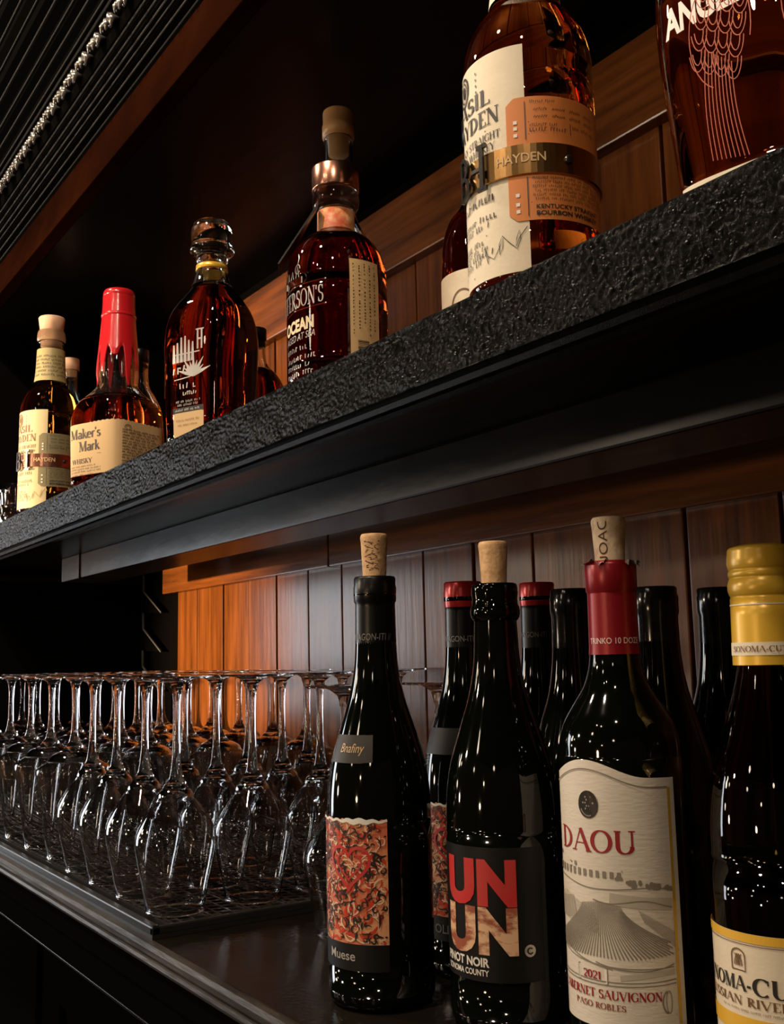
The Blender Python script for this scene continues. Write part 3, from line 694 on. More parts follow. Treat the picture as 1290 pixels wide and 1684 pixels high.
# ---- etched bottle with a glass stopper
t = root('etched_bottle', -0.985, 0.443, ST, 'dark rye bottle with etched front and domed clear glass stopper', group='whiskey bottles along the shelf front', turn=-40)
prof = dense([(.0385, 0, .0335, 4), (.0405, .003, .0355, 4), (.0410, .010, .0360, 4), (.0410, .010, .0360, 4), (.0432, .080, .0380, 4), (.0436, .112, .0384, 4), (.0425, .130, .0372, 3.6), (.0385, .146, .0338, 3), (.0315, .159, .0280, 2.4), (.0235, .170, .0225, 2.1), (.0190, .180, .0190, 2), (.0166, .190, .0166, 2), (.0158, .198, .0158, 2)], 5)
lo, hi = split(prof, .1701)
filled('body', lo, DEEP, t); shell('neck', hi, FLINT, t)
loft('lip', dense([(.0158, .198), (.0170, .2005), (.0168, .206), (.0152, .2095), (.0110, .2095)], 3), FLINT, t)
loft('gold_neck_band', [(.0166, .1900), (.0172, .1905), (.0168, .1955), (.0161, .1960)], GOLD, t)
sp = loft('stopper', dense([(.0002, .178), (.0085, .178), (.0092, .1795), (.0098, .206), (.0098, .206), (.0160, .2085), (.0232, .2110), (.0240, .2140), (.0232, .2165), (.0214, .2185), (.0214, .2185), (.0222, .226), (.0218, .236), (.0190, .2435), (.0110, .2468), (.0003, .2472)], 4), FLINT, t)
sk = Skin(prof)
def leafmarks(c, z0, k):
    out = []
    for i in range(9):
        aa = D2R(20 + i * 17.5); L0 = k * (1.0 if i % 2 == 0 else .72)
        out.append(ribbon([(c, z0), (c + L0 * .5 * math.cos(aa), z0 + L0 * .5 * math.sin(aa)), (c + L0 * math.cos(aa), z0 + L0 * math.sin(aa))], lambda tt, d: .0034 * math.sin(PI * min(1, .25 + tt * .75)) + .0004))
    return out
L = leafmarks(.008, .066, .022) + [quad(-.018, .016, .0900, .0912)]
for q in range(6): L.append(ribbon([(-.018 + .0050 * q, .082), (-.0178 + .0050 * q, .1015 + .0085 * math.exp(-((q - 2.6) / 1.3) ** 2))], lambda tt, d: .0042 * (1 - .55 * tt)))
L += [quad(.0125, .0145, .0930, .1140), quad(.0175, .0195, .0930, .1140), quad(.0140, .0180, .1025, .1045), quad(.0110, .0210, .1130, .1145)]
L += scribble(-.019, .002, .0700, .0085, rd, wd=.0020) + [ribbon([(-.018, .0640), (.004, .0655)], .0010)]
L += scribble(-.010, .012, .0540, .0058, rd, wd=.0014) + scribble(-.006, .012, .0470, .0036, rd, wd=.0010)
L += scribble(-.016, .016, .0395, .0022, rd) + scribble(-.014, .014, .0360, .0022, rd)
sk.draw('etched_print', L, SILVER, t, .08, off=.0004)
lb = sk.patch('base_label', -.020, .020, .004, .029, TAN, t, zref=.03)
sk.draw('lettering', [quad(-.020, .020, .0285, .0345)], GREYLABEL, lb, .03, off=.0006)
sk.draw('lettering', scribble(-.016, .016, .0305, .0020, rd), WHITEINK, lb, .03, off=.0010)
sk.draw('lettering', scribble(-.015, .015, .0200, .0020, rd) + scribble(-.013, .012, .015, .0018, rd), BROWNINK, lb, .03, off=.0010)

# ---- squat printed bottle with copper cap
t = root('squat_bourbon_bottle', -0.7274, 0.443, ST, 'squat round bourbon bottle with copper cap, white print and tan barcode label', group='whiskey bottles along the shelf front')
R = .0432
prof = dense([(.0395, 0), (.0425, .003), (R, .009), (R, .009), (R, .090), (R, .090), (.0422, .102), (.0392, .115), (.0335, .1255), (.0250, .1330), (.0182, .1368), (.0158, .1400), (.0153, .148), (.0153, .160)], 5)
lo, hi = split(prof, .1331)
filled('body', lo, DEEP, t); shell('neck', hi, FLINT, t)
loft('neck_label', [(.0166, .1385), (.0163, .1420), (.0160, .1570), (.0150, .1572)], mat('orange_neck_paper', (0.62, 0.12, 0.05), .5, vary=(120, (.75, .42, .18), .12)), t)
loft('lip', dense([(.0153, .158), (.0185, .1600), (.0202, .165), (.0204, .171), (.0190, .1755), (.0170, .1768), (.0120, .1768)], 3), FLINT, t)
solid('cap', [(.0190, .1760), (.0204, .1765), (.0206, .1775), (.0206, .1960), (.0200, .1972)], COPPER, t, n=56)
sk = Skin(prof); c = -R * D2R(54)
L = roman("JEFFERSON'S", c, .0620, .0150, width=.060, centre=True, bold=.9, slope=.06)
L += [ribbon([(c - .034, .0585), (c, .0605), (c + .032, .0625)], .0010), ribbon([(c - .032, .0795), (c, .0812), (c + .032, .0832)], .0010)]
L += [quad(c - .016, c + .010, .0830, .0885)] + [ribbon([(c - .012 + .007 * k, .0885), (c - .010 + .007 * k, .0955 + .003 * (k == 2)), (c - .008 + .007 * k, .0885)], .0011) for k in range(3)]
L += [ribbon(arc(c + .004, .0960, .003, .004, 0, 330), .0008), ribbon([(c + .004, .1), (c + .005, .106), (c + .003, .110)], .0008)]
sk.draw('white_print', L, SILVER, t, .05, off=.0004)
sk.draw('white_print', sans('OCEAN', c + .003, .0425, .0098, width=.036, centre=True, bold=.045, slope=.06), mat('cream_print', (.80, .68, .42), .4), t, .05, off=.0004)
L = sans('AGED AT SEA', c + .004, .0345, .0058, width=.036, centre=True, slope=.08, slant=.2)
for zz, wd in ((.0250, .015), (.0170, .017), (.0105, .014), (.0040, .016)): L += scribble(c - .012, c - .012 + 2 * wd, zz, .0036, rd, slope=.05)
sk.draw('white_print', L, SILVER, t, .05, off=.0004)
a0, a1 = R * D2R(14), R * D2R(52)
lb = sk.patch('side_label', a0, a1, .004, .1005, TAN, t)
L = []
for k in range(4):
    L += [([(a0 + .0155 + .0030 * k - (z - .045) * .0, s) for s, z in V], Fs) for V, Fs in scribble(.040 + .004 * (k % 2), .0955, .045, .0017, rd)] if False else []
for k in range(5):
    s_ = a0 + .0025 + .0050 * k
    z_ = .036 + .005 * (k % 3)
    while z_ < .096:
        L.append(quad(s_, s_ + (.0013 if k else .0009) * rd.choice((1, .8)), z_, z_ + rd.uniform(.0008, .0016))); z_ += rd.uniform(.0022, .0034) if rd.random() > .12 else .005
for k in range(22): L.append(quad(a0 + .0062, a0 + .0165, .0060 + .00118 * k, .0060 + .00118 * k + rd.choice((.0003, .0005, .0008))))
L += [quad(a0 + .0200, a0 + .0250, .0180 + .0022 * k, .0190 + .0022 * k) for k in range(5)]
sk.draw('lettering', L, INK, lb, .05)
# folded card hung from its neck
hm = bmesh.new()
card = [(-.0165, .1600, .006), (-.0160, .1575, -.006), (-.0490, .1020, -.0145), (-.0495, .1020, .0135)]
pv = [hm.verts.new((x_, y_ - .012, z_)) for x_, z_, y_ in card] + [hm.verts.new((x_ + .0012, y_ - .012, z_ - .0006)) for x_, z_, y_ in card]
for f_ in ((0, 1, 2, 3), (7, 6, 5, 4), (0, 4, 5, 1), (1, 5, 6, 2), (2, 6, 7, 3), (3, 7, 4, 0)): hm.faces.new([pv[i] for i in f_])
tg = from_bm('hang_tag', hm, BLACKFOIL, t)

# ---- flask-shaped port-finished bourbon at the right
t = tag(empty('winged_bottle', (-0.2985, 0.4415, ST), D2R(9)), 'wide amber flask bottle with printed wings at the shelf edge near the frame corner', 'bottle', 'whiskey bottles along the shelf front')
prof = dense([(.0400, 0, .0290, 4), (.0420, .003, .0305, 4), (.0425, .006, .0310, 4), (.0425, .006, .0310, 4), (.0455, .040, .0325, 4), (.0505, .085, .0340, 3.6), (.0525, .115, .0345, 3.2), (.0510, .140, .0335, 3), (.0450, .165, .031, 2.7), (.0340, .188, .0265, 2.4), (.0220, .206, .0200, 2.1), (.0160, .222, .0160, 2), (.0142, .245, .0142, 2), (.0140, .262, .0140, 2)], 5)
lo, hi = split(prof, .2061)
filled('body', lo, mat('orange_amber_whiskey', (0.88, 0.28, 0.06), 0.0, trans=1.0, ior=1.42), t); shell('neck', hi, FLINT, t)
loft('lip', dense([(.0140, .260), (.0165, .262), (.0168, .270), (.0150, .273), (.0100, .273)], 3), FLINT, t)
solid('stopper', [(.0090, .250), (.0090, .273), (.0175, .2735), (.0175, .292), (.0165, .294)], PINKCORK, t)
sk = Skin(prof)
sk.draw('white_print', sans("ANGEL'S ENVY", 0.0085, .0915, .0150, width=.093, centre=True, bold=.035, slope=.0), WHITEINK, t, .10, off=.0004)
L = []
for side in (-1, 1):
    c0 = .007
    for k in range(9):                                   # long flight feathers
        u = k / 8
        x0 = c0 + .012 + .0065 * u * 2; x1 = c0 + .007 + .020 * u
        L.append(ribbon([(side * (x0 + (x1 - x0) * q / 12 + .0018 * math.sin(q / 12 * PI)), .078 - .012 * (1 - u) * (1 - q / 12) - (.062 - .004 * u) * q / 12) for q in range(13)], .00050))
    for row_ in range(4):                                # scalloped coverts
        for k in range(4):
            cx_ = c0 + .005 + .0062 * k + .002 * row_; cz_ = .100 - .0105 * row_ + .004 * k
            L.append(ribbon([(side * p_[0], p_[1]) for p_ in arc(cx_, cz_, .0045, .0120, 190, 350, 10)], .00050))
            L.append(ribbon([(side * p_[0], p_[1]) for p_ in arc(cx_, cz_, .0026, .0085, 190, 350, 8)], .00050))
    L.append(ribbon([(side * p_[0], p_[1]) for p_ in arc(c0 + .017, .085, .0165, .030, -70, 200, 24)], .00050))
L = [([(p_[0] + .018, p_[1] - .004) for p_ in V], Fs) for V, Fs in L]
sk.draw('wing_print', L, WINGRED, t, .07, off=.0004)
lb = sk.patch('base_label', -.036, .036, .0035, .0088, CREAM, t, zref=.01, off=.0006)
sk.draw('lettering', [quad(-.035, -.004, .0062, .0064), quad(.0, .034, .0062, .0064)], BROWNINK, lb, .01, off=.0010)

# ---- bottles standing behind
def back_bottle(name, x, y, label, pts, level, liquid, cap, capm, lbl=None, turn=0):
    t = root(name, x, y, ST, label, group='bottles standing in the second row of the shelf', turn=turn)
    prof = dense(pts, 5)
    zz = min((q[1] for q in prof if q[1] >= level), default=prof[-1][1])
    lo, hi = split(prof, zz)
    filled('body', lo, liquid, t, n=44); shell('neck', hi, FLINT, t, n=36)
    solid('stopper', cap, capm, t)
    if lbl:
        z0, z1, m_, hw = lbl; sk = Skin(prof); l_ = sk.patch('label', -hw, hw, z0, z1, m_, t)
        sk.draw('lettering', [disc(0, (z0 + z1) / 2 + .008, .011, .014, r0=.0012)] + scribble(-.016, .016, z0 + .02, .004, rd) + scribble(-.014, .014, z0 + .012, .003, rd), BROWNINK, l_, (z0 + z1) / 2)
    return t
bt = [(.0360, 0), (.0385, .004), (.0390, .012), (.0390, .012), (.0390, .165), (.0375, .182), (.0300, .205), (.0190, .226), (.0158, .245), (.0155, .300), (.0152, .318)]
back_bottle('tall_bottle', -0.8745, 0.537, 'tall thin-necked bottle behind the copper-capped bottle', bt, .20, DEEP, [(.0110, .300), (.0110, .3185), (.0168, .319), (.0168, .3315), (.0160, .332), (.0160, .346), (.0155, .348)], mat('tan_capsule', (.50, .28, .12), .35), None)
bh = [(.0330, 0), (.0350, .004), (.0355, .012), (.0355, .012), (.0355, .105), (.0345, .118), (.0290, .136), (.0190, .150), (.0145, .162), (.0138, .200), (.0142, .208)]
back_bottle('cream_label_bottle', -0.640, 0.535, 'dark red bottle with cream label half hidden behind the large banded bourbon', bh, .14, DEEP, [(.0105, .195), (.0105, .2085), (.0155, .209), (.0155, .228), (.0150, .229)], BLACKFOIL, (.008, .085, CREAM, .045), turn=-30)
bi = [(.0345, 0), (.0365, .004), (.0370, .012), (.0370, .012), (.0370, .170), (.0350, .186), (.0270, .204), (.0170, .220), (.0140, .234), (.0136, .258), (.0140, .266)]
back_bottle('clear_neck_bottle', -1.700, 0.507, 'clear-necked bottle with brown stopper behind the olive-labelled bourbon', bi, .19, GOLDEN, [(.0105, .258), (.0105, .2665), (.0150, .267), (.0150, .285), (.0145, .286)], PINKCORK)
bj = [(.0330, 0), (.0350, .004), (.0355, .012), (.0355, .012), (.0355, .135), (.0335, .150), (.0245, .170), (.0155, .186), (.0135, .200), (.0132, .218), (.0136, .224)]
back_bottle('dark_capped_bottle', -1.462, 0.540, 'dark bottle with black cap behind the red wax bottle', bj, .15, DEEP, [(.0105, .215), (.0105, .2245), (.0140, .225), (.0140, .243), (.0135, .244)], BLACKFOIL)
bk = [(.0320, 0), (.0345, .004), (.0350, .012), (.0350, .012), (.0350, .085), (.0335, .100), (.0250, .116), (.0150, .127), (.0120, .140), (.0118, .158)]
back_bottle('small_amber_bottle', -1.090, 0.548, 'short dark amber bottle peeking out behind the etched bottle', bk, .12, DEEP, [(.0090, .150), (.0090, .1585), (.0130, .159), (.0130, .172), (.0125, .173)], BLACKFOIL)
t = tag(empty('tumbler', (-1.76, 0.445, ST), 0), 'small clear glass standing at the dark far end of the whiskey shelf', 'glass')
loft('bowl', dense([(.0003, .008), (.0230, .008), (.0290, .012), (.0320, .050), (.0325, .072), (.0330, .0735), (.0337, .072), (.0330, .045), (.0300, .010), (.0270, .0005), (.0003, .0005)], 3), GLASS, t)

# ------------------------------------------------------------------ wine bottles on the worktop
Z1 = 1.0004
def wine(name, x, y, label, pts, group=None, m=WINE, turn=0):
    t = root(name, x, y, Z1, label, group=group, turn=turn)
    prof = dense(pts, 5)
    solid('body', prof, m, t, n=64)
    return t, prof, Skin(prof)
GF = 'open wine bottles in the front of the worktop'
GB = 'sealed wine bottles behind the open ones'
BURG = lambda R, h, k=1.0: [(R * .90, 0), (R * .98, .004), (R, .010), (R, .010), (R, .118), (R, .118), (R * .985, .138), (R * .90, .160), (R * .72, .182), (R * .54, .203), (.0158, .224), (.0146, .245), (.0140, h - .018), (.0140, h - .018), (.0141, h - .0165), (.0145, h - .016), (.0145, h - .006), (.0144, h - .005), (.0142, h - .001), (.0134, h)]
def cork(t, z0, z1, m, txt=None, lean=0.0, r=.0092):
    c = solid('cork', dense([(r * .90, z0 - .012), (r * .92, z0), (r * 1.04, z1 - .006), (r * 1.05, z1 - .001), (r * .98, z1)], 3), m, t, n=32)
    if txt:
        s_ = Skin([(r * .92, z0), (r * 1.04, z1 - .006), (r * 1.05, z1)])
        s_.draw('stamp', txt, mat('cork_stamp', (.10, .045, .02), .8), c, (z0 + z1) / 2, off=.0003)
    return c
# graffiti print shared by two bottles
def graffiti(sk, t, s0, s1, z0, z1):
    rg = random.Random(5)
    lb = sk.patch('art_label', s0, s1, z0, z1, PEACH, t, ns=60, top=lambda s: z1 + .0007 * math.sin(s * 420) + .0005 * math.sin(s * 1100))
    def squig(n_, m_, wd0, wd1, ln_, curl):
        out = []
        for _ in range(n_):
            x_ = rg.uniform(s0 + .001, s1 - .002); z_ = rg.uniform(z0 + .001, z1 - .003); a_ = rg.uniform(0, 2 * PI); da = rg.uniform(-curl, curl); p_ = [(x_, z_)]
            for k in range(rg.randint(5, 11)):
                a_ += da + rg.uniform(-.35, .35); x_ += ln_ * math.cos(a_); z_ += ln_ * math.sin(a_)
                if not (s0 + .0004 < x_ < s1 - .0004 and z0 + .0004 < z_ < z1 - .0012): break
                p_.append((x_, z_))
            if len(p_) > 2:
                ww = rg.uniform(wd0, wd1); out.append(ribbon(p_, lambda tt, d, ww=ww: ww * (.35 + math.sin(PI * tt))))
        return out
    zr = (z0 + z1) / 2
    sk.draw('print', squig(190, 0, .0007, .0019, .0013, .5), VERMILION, lb, zr, off=.0007)
    sk.draw('print', squig(170, 0, .0004, .0010, .0012, .6), mat('pale_peach_print', (.80, .56, .36), .5), lb, zr, off=.0009)
    sk.draw('print', squig(310, 0, .0004, .0011, .0009, .8), INK, lb, zr, off=.0011)
    c = (s0 + s1) / 2 + .0105; zc = z1 - .0290
    heart = [(c + .0145 * math.sin(q) ** 3 * 1.05, zc + .0135 * (13 * math.cos(q) - 5 * math.cos(2*q) - 2 * math.cos(3*q) - math.cos(4*q)) / 14) for q in np.linspace(0, 2 * PI, 44)]
    sk.draw('print', [ribbon(heart, .0021), ribbon([(p_[0] * .62 + c * .38, p_[1] * .62 + zc * .38) for p_ in heart[6:38]], .0013)], SCARLET, lb, zr, off=.0012)
    sk.draw('print', [ribbon([(s0 + (s1 - s0) * k / 40, z1 - .0003 + .0006 * math.sin(k * 1.3)) for k in range(41)], lambda tt, d: .0016 + .0022 * max(0, math.sin(tt * 9 + 1.2)) )], WHITEINK, lb, zr, off=.0013)
    return lb
R = .0365
t, prof, sk = wine('graffiti_wine_bottle', -0.6252, 0.409, 'open wine bottle with red and black graffiti label and a cork in its neck', BURG(R, .2875), GF)
loft('foil', [(.0149, .2330), (.0147, .2450), (.0144, .2660), (.0144, .2690), (.0153, .2705), (.0155, .2800), (.0150, .2820), (.0151, .2865), (.0142, .2880), (.009, .2880)], BLACKFOIL, t)
sn = Skin([(.0149, .233), (.0147, .245), (.0144, .27)])
sn.draw('neck_print', sans('WAGON-ITI //', -.004, .2425, .0048, width=.031, centre=True, slant=.1), DIMINK, t, .245, off=.0004)
cork(t, .288, .3190, CORK, [ribbon([(-.004 + .0035 * math.sin(k * 1.9), .2925 + .0011 * k) for k in range(20)], .0008), ribbon([(.001 + .003 * math.sin(k * 2.6 + 1), .293 + .0012 * k) for k in range(18)], .0007)])
lb = graffiti(sk, t, -R * D2R(110), R * D2R(8), .0435, .1225)
l2 = sk.patch('lower_label', -R * D2R(110), R * D2R(8), .0265, .0435, DARKLABEL, t)
sk.draw('lettering', sans('Muese', -.041, .0330, .0060, width=.023, bold=.01), mat('grey_ink', (.38, .36, .33), .5), l2, .035, off=.0008)
l3 = sk.patch('shoulder_label', -.034 - .004, -.0035, .160, .178, GREYLABEL, t, zref=.168, off=.0006, bottom=lambda s: .1595 + .10 * max(0, s + .012))
sk.draw('lettering', sans('Bnafiny', -.0285, .1665, .0060, width=.0185, slant=.25), mat('gold_ink', (.55, .38, .20), .4), l3, .168, off=.0010)

t, prof, sk = wine('bold_letter_wine_bottle', -0.5390, 0.449, 'open pinot noir bottle with big red and peach letters on a black label', BURG(.0368, .2770), GF)
loft('lip_ring', dense([(.0147, .2530), (.0160, .2550), (.0162, .2620), (.0154, .2640), (.0156, .2745), (.0148, .2774), (.0095, .2774)], 3), WINE, t)
cork(t, .277, .3062, CORK, None)
R = .0368; s0, s1 = -R * D2R(110), R * D2R(38)
lb = sk.patch('label', s0, s1, .0325, .1120, DARKLABEL, t, ns=60)
N0, N1, U0, U1 = -.0176, .0070, -.0440, -.0194
for z_, h_, m_ in ((.0790, .0245, SCARLET), (.0505, .0245, MARBLE)):
    L = sans('N', N0, z_, h_, width=N1 - N0, bold=.06) + sans('U', U0, z_, h_, width=U1 - U0, bold=.06)
    sk.draw('lettering', L, m_, lb, .07, off=.0008)
L = sans('PINOT NOIR', -.0475, .0414, .0050, width=.0365, bold=.035) + sans('SONOMA COUNTY', -.0465, .0360, .0035, width=.0350, bold=.02)
sk.draw('lettering', L, WHITEINK, lb, .05, off=.0008)
bg = sk.draw('badge', [disc(.0142, .0510, .0036, .0036)], SILVER, lb, .05, off=.0008)
sk.draw('badge_mark', [ribbon(arc(.0142, .0510, .0017, .0017, 40, 330), .0008)], INK, lb, .05, off=.0011)

R = .0366
BORD = [(R * .91, 0), (R * .985, .004), (R, .010), (R, .010), (R, .168), (R, .168), (R * .985, .178), (R * .90, .1885), (R * .73, .199), (R * .55, .2095), (.0165, .2205), (.0151, .232), (.0147, .266), (.0147, .266), (.0146, .2835), (.0136, .2850)]
t, prof, sk = wine('landscape_label_wine_bottle', -0.4568, 0.475, 'open cabernet bottle with cream vineyard label, dark red capsule and stamped cork', BORD, GF)
loft('capsule', [(.0157, .2290), (.0154, .2330), (.0150, .2660), (.0150, .2668), (.0158, .2680), (.0160, .2835), (.0153, .2862), (.0108, .2866)], REDFOIL, t, n=48)
sn = Skin([(.0157, .229), (.0154, .2330), (.015, .266)])
sn.draw('capsule_print', sans('TRINKO 10 DOZE', 0, .2355, .0036, width=.034, centre=True), mat('pale_foil_print', (.75, .62, .55), .4), t, .235, off=.0004)
ck = cork(t, .2855, .3140, PALECORK, None, r=.0099)
s_ = Skin([(.0091, .285), (.0103, .31), (.0104, .32)])
s_.draw('stamp', sans('DAOU', -.0020, .3105, .0062, width=None, rot=1, bold=.0) and [([(-.0010 - (p_[1]) * .0058 + .0, .3120 - p_[0] * .0072) for p_ in V], Fs) for V, Fs in [(_TC[('DAOU', 0.0)][0], _TC[('DAOU', 0.0)][1])]], mat('cork_stamp', (.10, .045, .02), .8), ck, .3, off=.0003)
for k, (th, dz, rr) in enumerate(((-1.0, .0005, .8), (-.35, .001, .6), (.95, .0, .9), (1.6, .001, .7), (2.8, .0, .8))):
    hm = bmesh.new(); rg = random.Random(k)
    top_ = []
    for i in range(6):
        a_ = th - .38 * rr + .76 * rr * i / 5
        top_.append((hm.verts.new((.0138 * math.sin(a_), -.0138 * math.cos(a_), .2856)), hm.verts.new(((.0178 + rg.uniform(-.001, .0015)) * math.sin(a_), -(.0178 + rg.uniform(-.001, .0015)) * math.cos(a_), .2862 + rg.uniform(-.004, .0015)))))
    for i in range(5): hm.faces.new((top_[i][0], top_[i][1], top_[i + 1][1], top_[i + 1][0]))
    from_bm('torn_foil_flap', hm, FOILSCRAP, t)
s0, s1 = -.0735, .0335
def wave(s):
    u = (s + .0225) / .036
    return .1685 - .0050 + .0050 * math.cos(PI * max(-1, min(1, u * .95))) - .0012 * max(0, u - 1)
lb = sk.patch('label', s0, s1, .0215, .168, PALE, t, ns=70, nz=10, top=wave, zref=.09)
zr = .09
L = [ribbon([(s, wave(s) - .0052) for s in np.linspace(s0 + .002, s1 - .006, 44)], .0007)]
sk.draw('border_print', L, GREYINK, lb, zr)
sk.draw('gold_edge', [quad(s1 - .0062, s1 - .0040, .024, wave(s1) - .0052)], GOLD, lb, zr, off=.0008)
c = -.0195
sk.draw('seal', [disc(c - .001, .1432, .0066, .0078)], mat('dark_seal', (.05, .042, .035), .35, metal=.4), lb, zr, off=.0008)
rg = random.Random(3)
sk.draw('seal_relief', [disc(c - .001 + .0017 * math.cos(a_) * q, .1440 + .002 * math.sin(a_) * q, .0005, .0006, 8) for q in (0, 1, 1.9) for a_ in np.linspace(0, 2 * PI, 1 if q == 0 else 7)[:-1 or None]] + [ribbon(arc(c - .001, .1425, .0050, .0058, 200, 340), .0005)], SILVER, lb, zr, off=.0007)
sk.draw('lettering', roman('DAOU', c, .1165, .0128, width=.0525, centre=True, bold=1.0), REDINK, lb, zr, off=.0007)
# engraved landscape
hill = lambda s: .0985 + .0040 * math.cos((s + .035) / .016)
L = []; Wsh = []
for x0, x1, zt in ((-.056, -.004, .1030),):
    L += [ribbon([(x0 - .004, zt + .0052), (x0 + .006, zt + .0098), (x0 + .020, zt + .0062), (x1 + .002, zt + .0040)], .0009), quad(x0, x1, zt - .0006, zt + .0002), ribbon([(x0, zt + .0035), (x0 + .020, zt + .0040), (x1, zt + .0022)], .0007)]
    for k in range(13):
        xx = x0 + .001 + (x1 - x0 - .002) * k / 12; L.append(quad(xx, xx + .0021, zt - .0002, zt + .0044 - .001 * k / 12))
    for xx in (x0 + .006, x0 + .024): L += [disc(xx, zt + .0100 - (.004 if xx > x0 + .01 else 0), .0011, .0014, 10)]
for k in range(34):
    xx = -.006 + .034 * rg.random(); L.append(disc(xx, .1008 - .14 * (xx + .006) + .0030 * rg.random() * (1.2 - (xx + .006) / .034), .0016 * rg.uniform(.5, 1), .0016 * rg.uniform(.6, 1), 8))
L.append(ribbon([(s, .0985 - .10 * max(0, s + .012) + .002 * math.sin(s * 90)) for s in np.linspace(-.062, s1 - .007, 30)], .0006))
L.append(ribbon([(s, .0905 - .18 * max(0, s + .004) ** 1.0 * .5 + .0015 * math.sin(s * 160)) for s in np.linspace(-.020, s1 - .007, 24)], .0006))
for k in range(46):                                   # rows of vines falling away down the slope
    u = (k / 45) * 2 - 1
    xa = -.016 + .012 * u; xb = -.018 + .050 * u + .004 * u * u
    zb = .0590 + .0050 * (u + .3) ** 2 - .0030 * u
    P_ = [(xa + (xb - xa) * (q / 10) ** 1.6, .0900 - .002 * abs(u) + (zb - .0900) * (q / 10)) for q in range(11)]
    P_ = [p_ for p_ in P_ if s0 + .004 < p_[0] < s1 - .0072]
    if len(P_) > 3: L.append(ribbon(P_, lambda tt, d: .00022 + .00055 * tt))
for k in range(26):                                   # far slopes, hatched
    xx = -.060 + .0016 * k; L.append(ribbon([(xx, .0925 - .0005 * abs(k - 10)), (xx + .0030, .0860 - .0006 * k), (xx + .002, .0780 - .0002 * k)], .00028))
for k in range(22):
    xx = .006 + .0010 * k; L.append(ribbon([(xx, .0860 - .0006 * k), (xx + .003, .0790 - .0008 * k)], .00026))
for (pa, pb, pc) in (((-.062, .072), (-.045, .058), (-.010, .0535)), ((-.062, .065), (-.040, .0525), (s1 - .008, .0545)), ((-.020, .0565), (.005, .0500), (s1 - .008, .0560)), ((-.062, .0480), (-.035, .0450), (s1 - .007, .0478)), ((-.062, .0462), (-.035, .0432), (s1 - .007, .0458))):
    L.append(ribbon([tuple((1 - q) ** 2 * np.array(pa) + 2 * q * (1 - q) * np.array(pb) + q * q * np.array(pc)) for q in np.linspace(0, 1, 20)], .0006))
L += [ribbon([(-.0330, .0535), (-.0130, .0535), (-.0130, .0448), (-.0330, .0448), (-.0330, .0535)], .0006)]
L += [ribbon([(s1 - .0090, .0435), (-.062, .0435)], .0005), ribbon([(-.062, .0290), (s1 - .008, .0290)], .0007), ribbon(arc(s1 - .012, .0362, .0045, .0062, 110, 250), .0010), ribbon(arc(s1 - .0125, .0362, .0018, .0060, 0, 360), .0005)]
Wsh = [ribbon([(s, .0955 - .10 * max(0, s + .012) - .0035) for s in np.linspace(-.010, s1 - .0072, 20)], .0065), ribbon([(s, .0500 + .002 * math.sin(s * 60)) for s in np.linspace(-.006, s1 - .0075, 18)], .0030), ribbon([(-.062, .0447), (s1 - .0075, .0449)], .0022)]
Wsh += [ribbon([(s, .0865 + .004 * math.sin(s * 70 + 2)) for s in np.linspace(-.066, -.034, 14)], .0120)]
sk.draw('engraving_wash', Wsh, PALEGREY, lb, zr, off=.0006)
sk.draw('engraving', L, GREYINK, lb, zr, off=.0007)
sk.draw('date_panel', [quad(-.0326, -.0134, .0452, .0531)], PALE, lb, zr, off=.0008)
sk.draw('lettering', roman('2021', -.023, .0472, .0042, width=.0125, centre=True, bold=1.3) + roman('CABERNET SAUVIGNON', -.0175, .0372, .0048, width=.0690, centre=True, bold=1.25), REDINK, lb, zr, off=.0007)
sk.draw('lettering', roman('PASO ROBLES', -.0200, .0315, .0033, width=.0330, centre=True, bold=1.2), mat('brown_red_ink', (.28, .08, .05), .5), lb, zr, off=.0007)

R = .0385
t, prof, sk = wine('yellow_cap_wine_bottle', -0.3667, 0.502, 'olive glass white wine bottle with yellow screw cap and cream and yellow label', BURG(R, .2850)[:-8] + [(.0152, .250), (.0150, .284)], GF, m=OLIVE)
cp = loft('screw_cap', dense([(.0188, .2215), (.0186, .2300), (.0180, .2585), (.0180, .2585), (.0176, .2595), (.0182, .2606), (.0182, .2690), (.0177, .2700), (.0182, .2712), (.0182, .2735), (.0177, .2745), (.0182, .2757), (.0181, .2840), (.0176, .2868), (.0164, .2876), (.0010, .2878)], 3), YELLOW, t, n=56)
sn = Skin([(.0188, .2215), (.0186, .2300), (.0180, .2585)])
cb_ = sn.patch('cap_band', -.056, .056, .2268, .2340, CREAM, cp, off=.0003, ns=60)
sn.draw('lettering', roman('SONOMA-CUTRER', -.0010, .2288, .0032, width=.040, centre=True), BROWNINK, cb_, .23, off=.0007)
sn.patch('cap_line', -.056, .056, .2545, .2552, WHITEINK, cp, off=.0003, ns=60)
lb = sk.patch('label', -R * D2R(115), R * D2R(100), .020, .0845, CREAM, t, ns=70)
sk.draw('yellow_border', [ribbon([(s, .0823) for s in np.linspace(-R * D2R(115), R * D2R(100), 60)], .0044), ribbon([(s, .0390) for s in np.linspace(-R * D2R(115), R * D2R(100), 60)], .0080)], YELLOWPAPER, lb, .06, off=.0008)
sk.draw('border_print', [ribbon([(s, .0789) for s in np.linspace(-R * D2R(115), R * D2R(100), 60)], .0004)], BROWNINK, lb, .06, off=.0008)
L = roman('SONOMA-', -.0635, .0555, .0072, width=.0440, bold=1.2) + roman('CUTRER', -.0190, .0545, .0090, width=.0520, bold=1.2)
sk.draw('lettering', L, INK, lb, .06, off=.0008)
L = roman('RUSSIAN RIVER RANCHES', -.0100, .0485, .0044, width=.098, centre=True, bold=1.1) + scribble(-.040, .020, .0455, .0011, rd)
sk.draw('lettering', L, BROWNINK, lb, .06, off=.0008)
e0 = -.0268
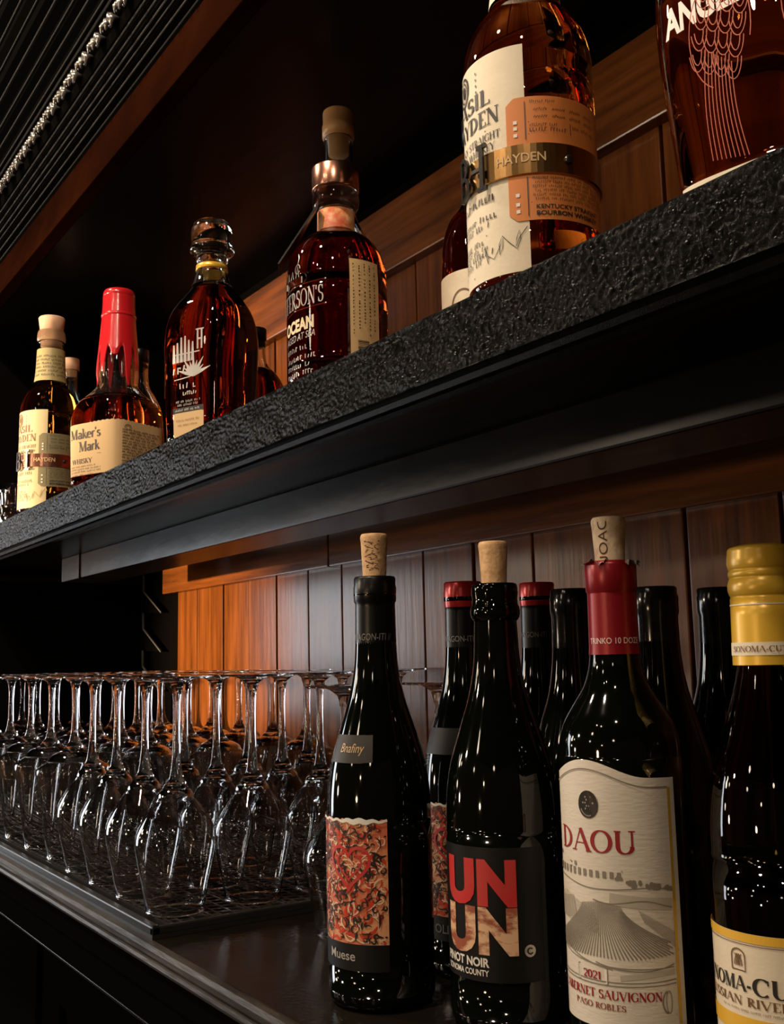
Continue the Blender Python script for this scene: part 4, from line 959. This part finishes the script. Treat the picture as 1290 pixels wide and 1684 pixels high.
L = [ribbon([(e0 - .0042, .0655), (e0 - .0042, .0725)] + arc(e0, .0725, .0042, .0036, 180, 0, 10) + [(e0 + .0042, .0655), (e0 - .0042, .0655)], .0007)]
for k in range(3): L += [ribbon(arc(e0 - .0030 + .0012 * k, .0665, .0030, .0072, 10, 75), .0006), ribbon(arc(e0 + .0030 - .0012 * k, .0665, .0030, .0072, 170, 105), .0006)]
sk.draw('emblem', L, BROWNINK, lb, .06, off=.0008)

def sealed(x, y, h, label, red=False, R=.0352, art=False):
    t, prof, sk = wine('sealed_wine_bottle', x, y, label, BURG(R, h), GB)
    if red:
        loft('foil', [(.0150, h - .055), (.0146, h - .022), (.0145, h - .0195), (.0148, h - .0190)], BLACKFOIL, t)
        cp = loft('red_foil_top', [(.0148, h - .0190), (.0152, h - .0165), (.0154, h - .0060), (.0149, h - .0045), (.0150, h - .0005), (.0140, h + .0008), (.0010, h + .0009)], BRIGHTFOIL, t)
        sn = Skin([(.0150, h - .055), (.0146, h - .022)])
        sn.draw('neck_print', sans('WAGON-ITI //', -.004, h - .0455, .0045, width=.031, centre=True), DIMINK, t, h - .045, off=.0004)
    else:
        loft('foil', [(.0152, h - .050), (.0147, h - .020), (.0156, h - .0165), (.0156, h - .0060), (.0150, h - .0045), (.0151, h - .0005), (.0140, h + .0008), (.0010, h + .0009)], mat('black_gloss_foil', (.008, .008, .008), .14), t)
    return t, sk
t, sk = sealed(-0.6385, 0.500, .2865, 'sealed wine bottle with red rim and graffiti label between the two front burgundies', True)
graffiti(sk, t, -.0352 * D2R(98), .0352 * D2R(20), .0435, .1225)
l2 = sk.patch('lower_label', -.0352 * D2R(98), .0352 * D2R(20), .0265, .0435, DARKLABEL, t)
sk.draw('lettering', sans('OLI', -.0352 * D2R(50), .032, .006, bold=.01), DIMINK, l2, .035, off=.0008)
sk.patch('shoulder_label', -.040, -.006, .158, .177, DARKLABEL, t, zref=.168, off=.0006)
sealed(-0.6640, 0.600, .2900, 'sealed wine bottle with red rim close to the panelled wall', True)
sealed(-0.5660, 0.545, .2770, 'sealed black-topped wine bottle between the bold-letter bottle and red capsule')
sealed(-0.4900, 0.5515, .2735, 'sealed black-topped wine bottle behind the red capsule bottle')
sealed(-0.5030, 0.6340, .2755, 'sealed black-topped wine bottle by the wall beside the yellow cap')
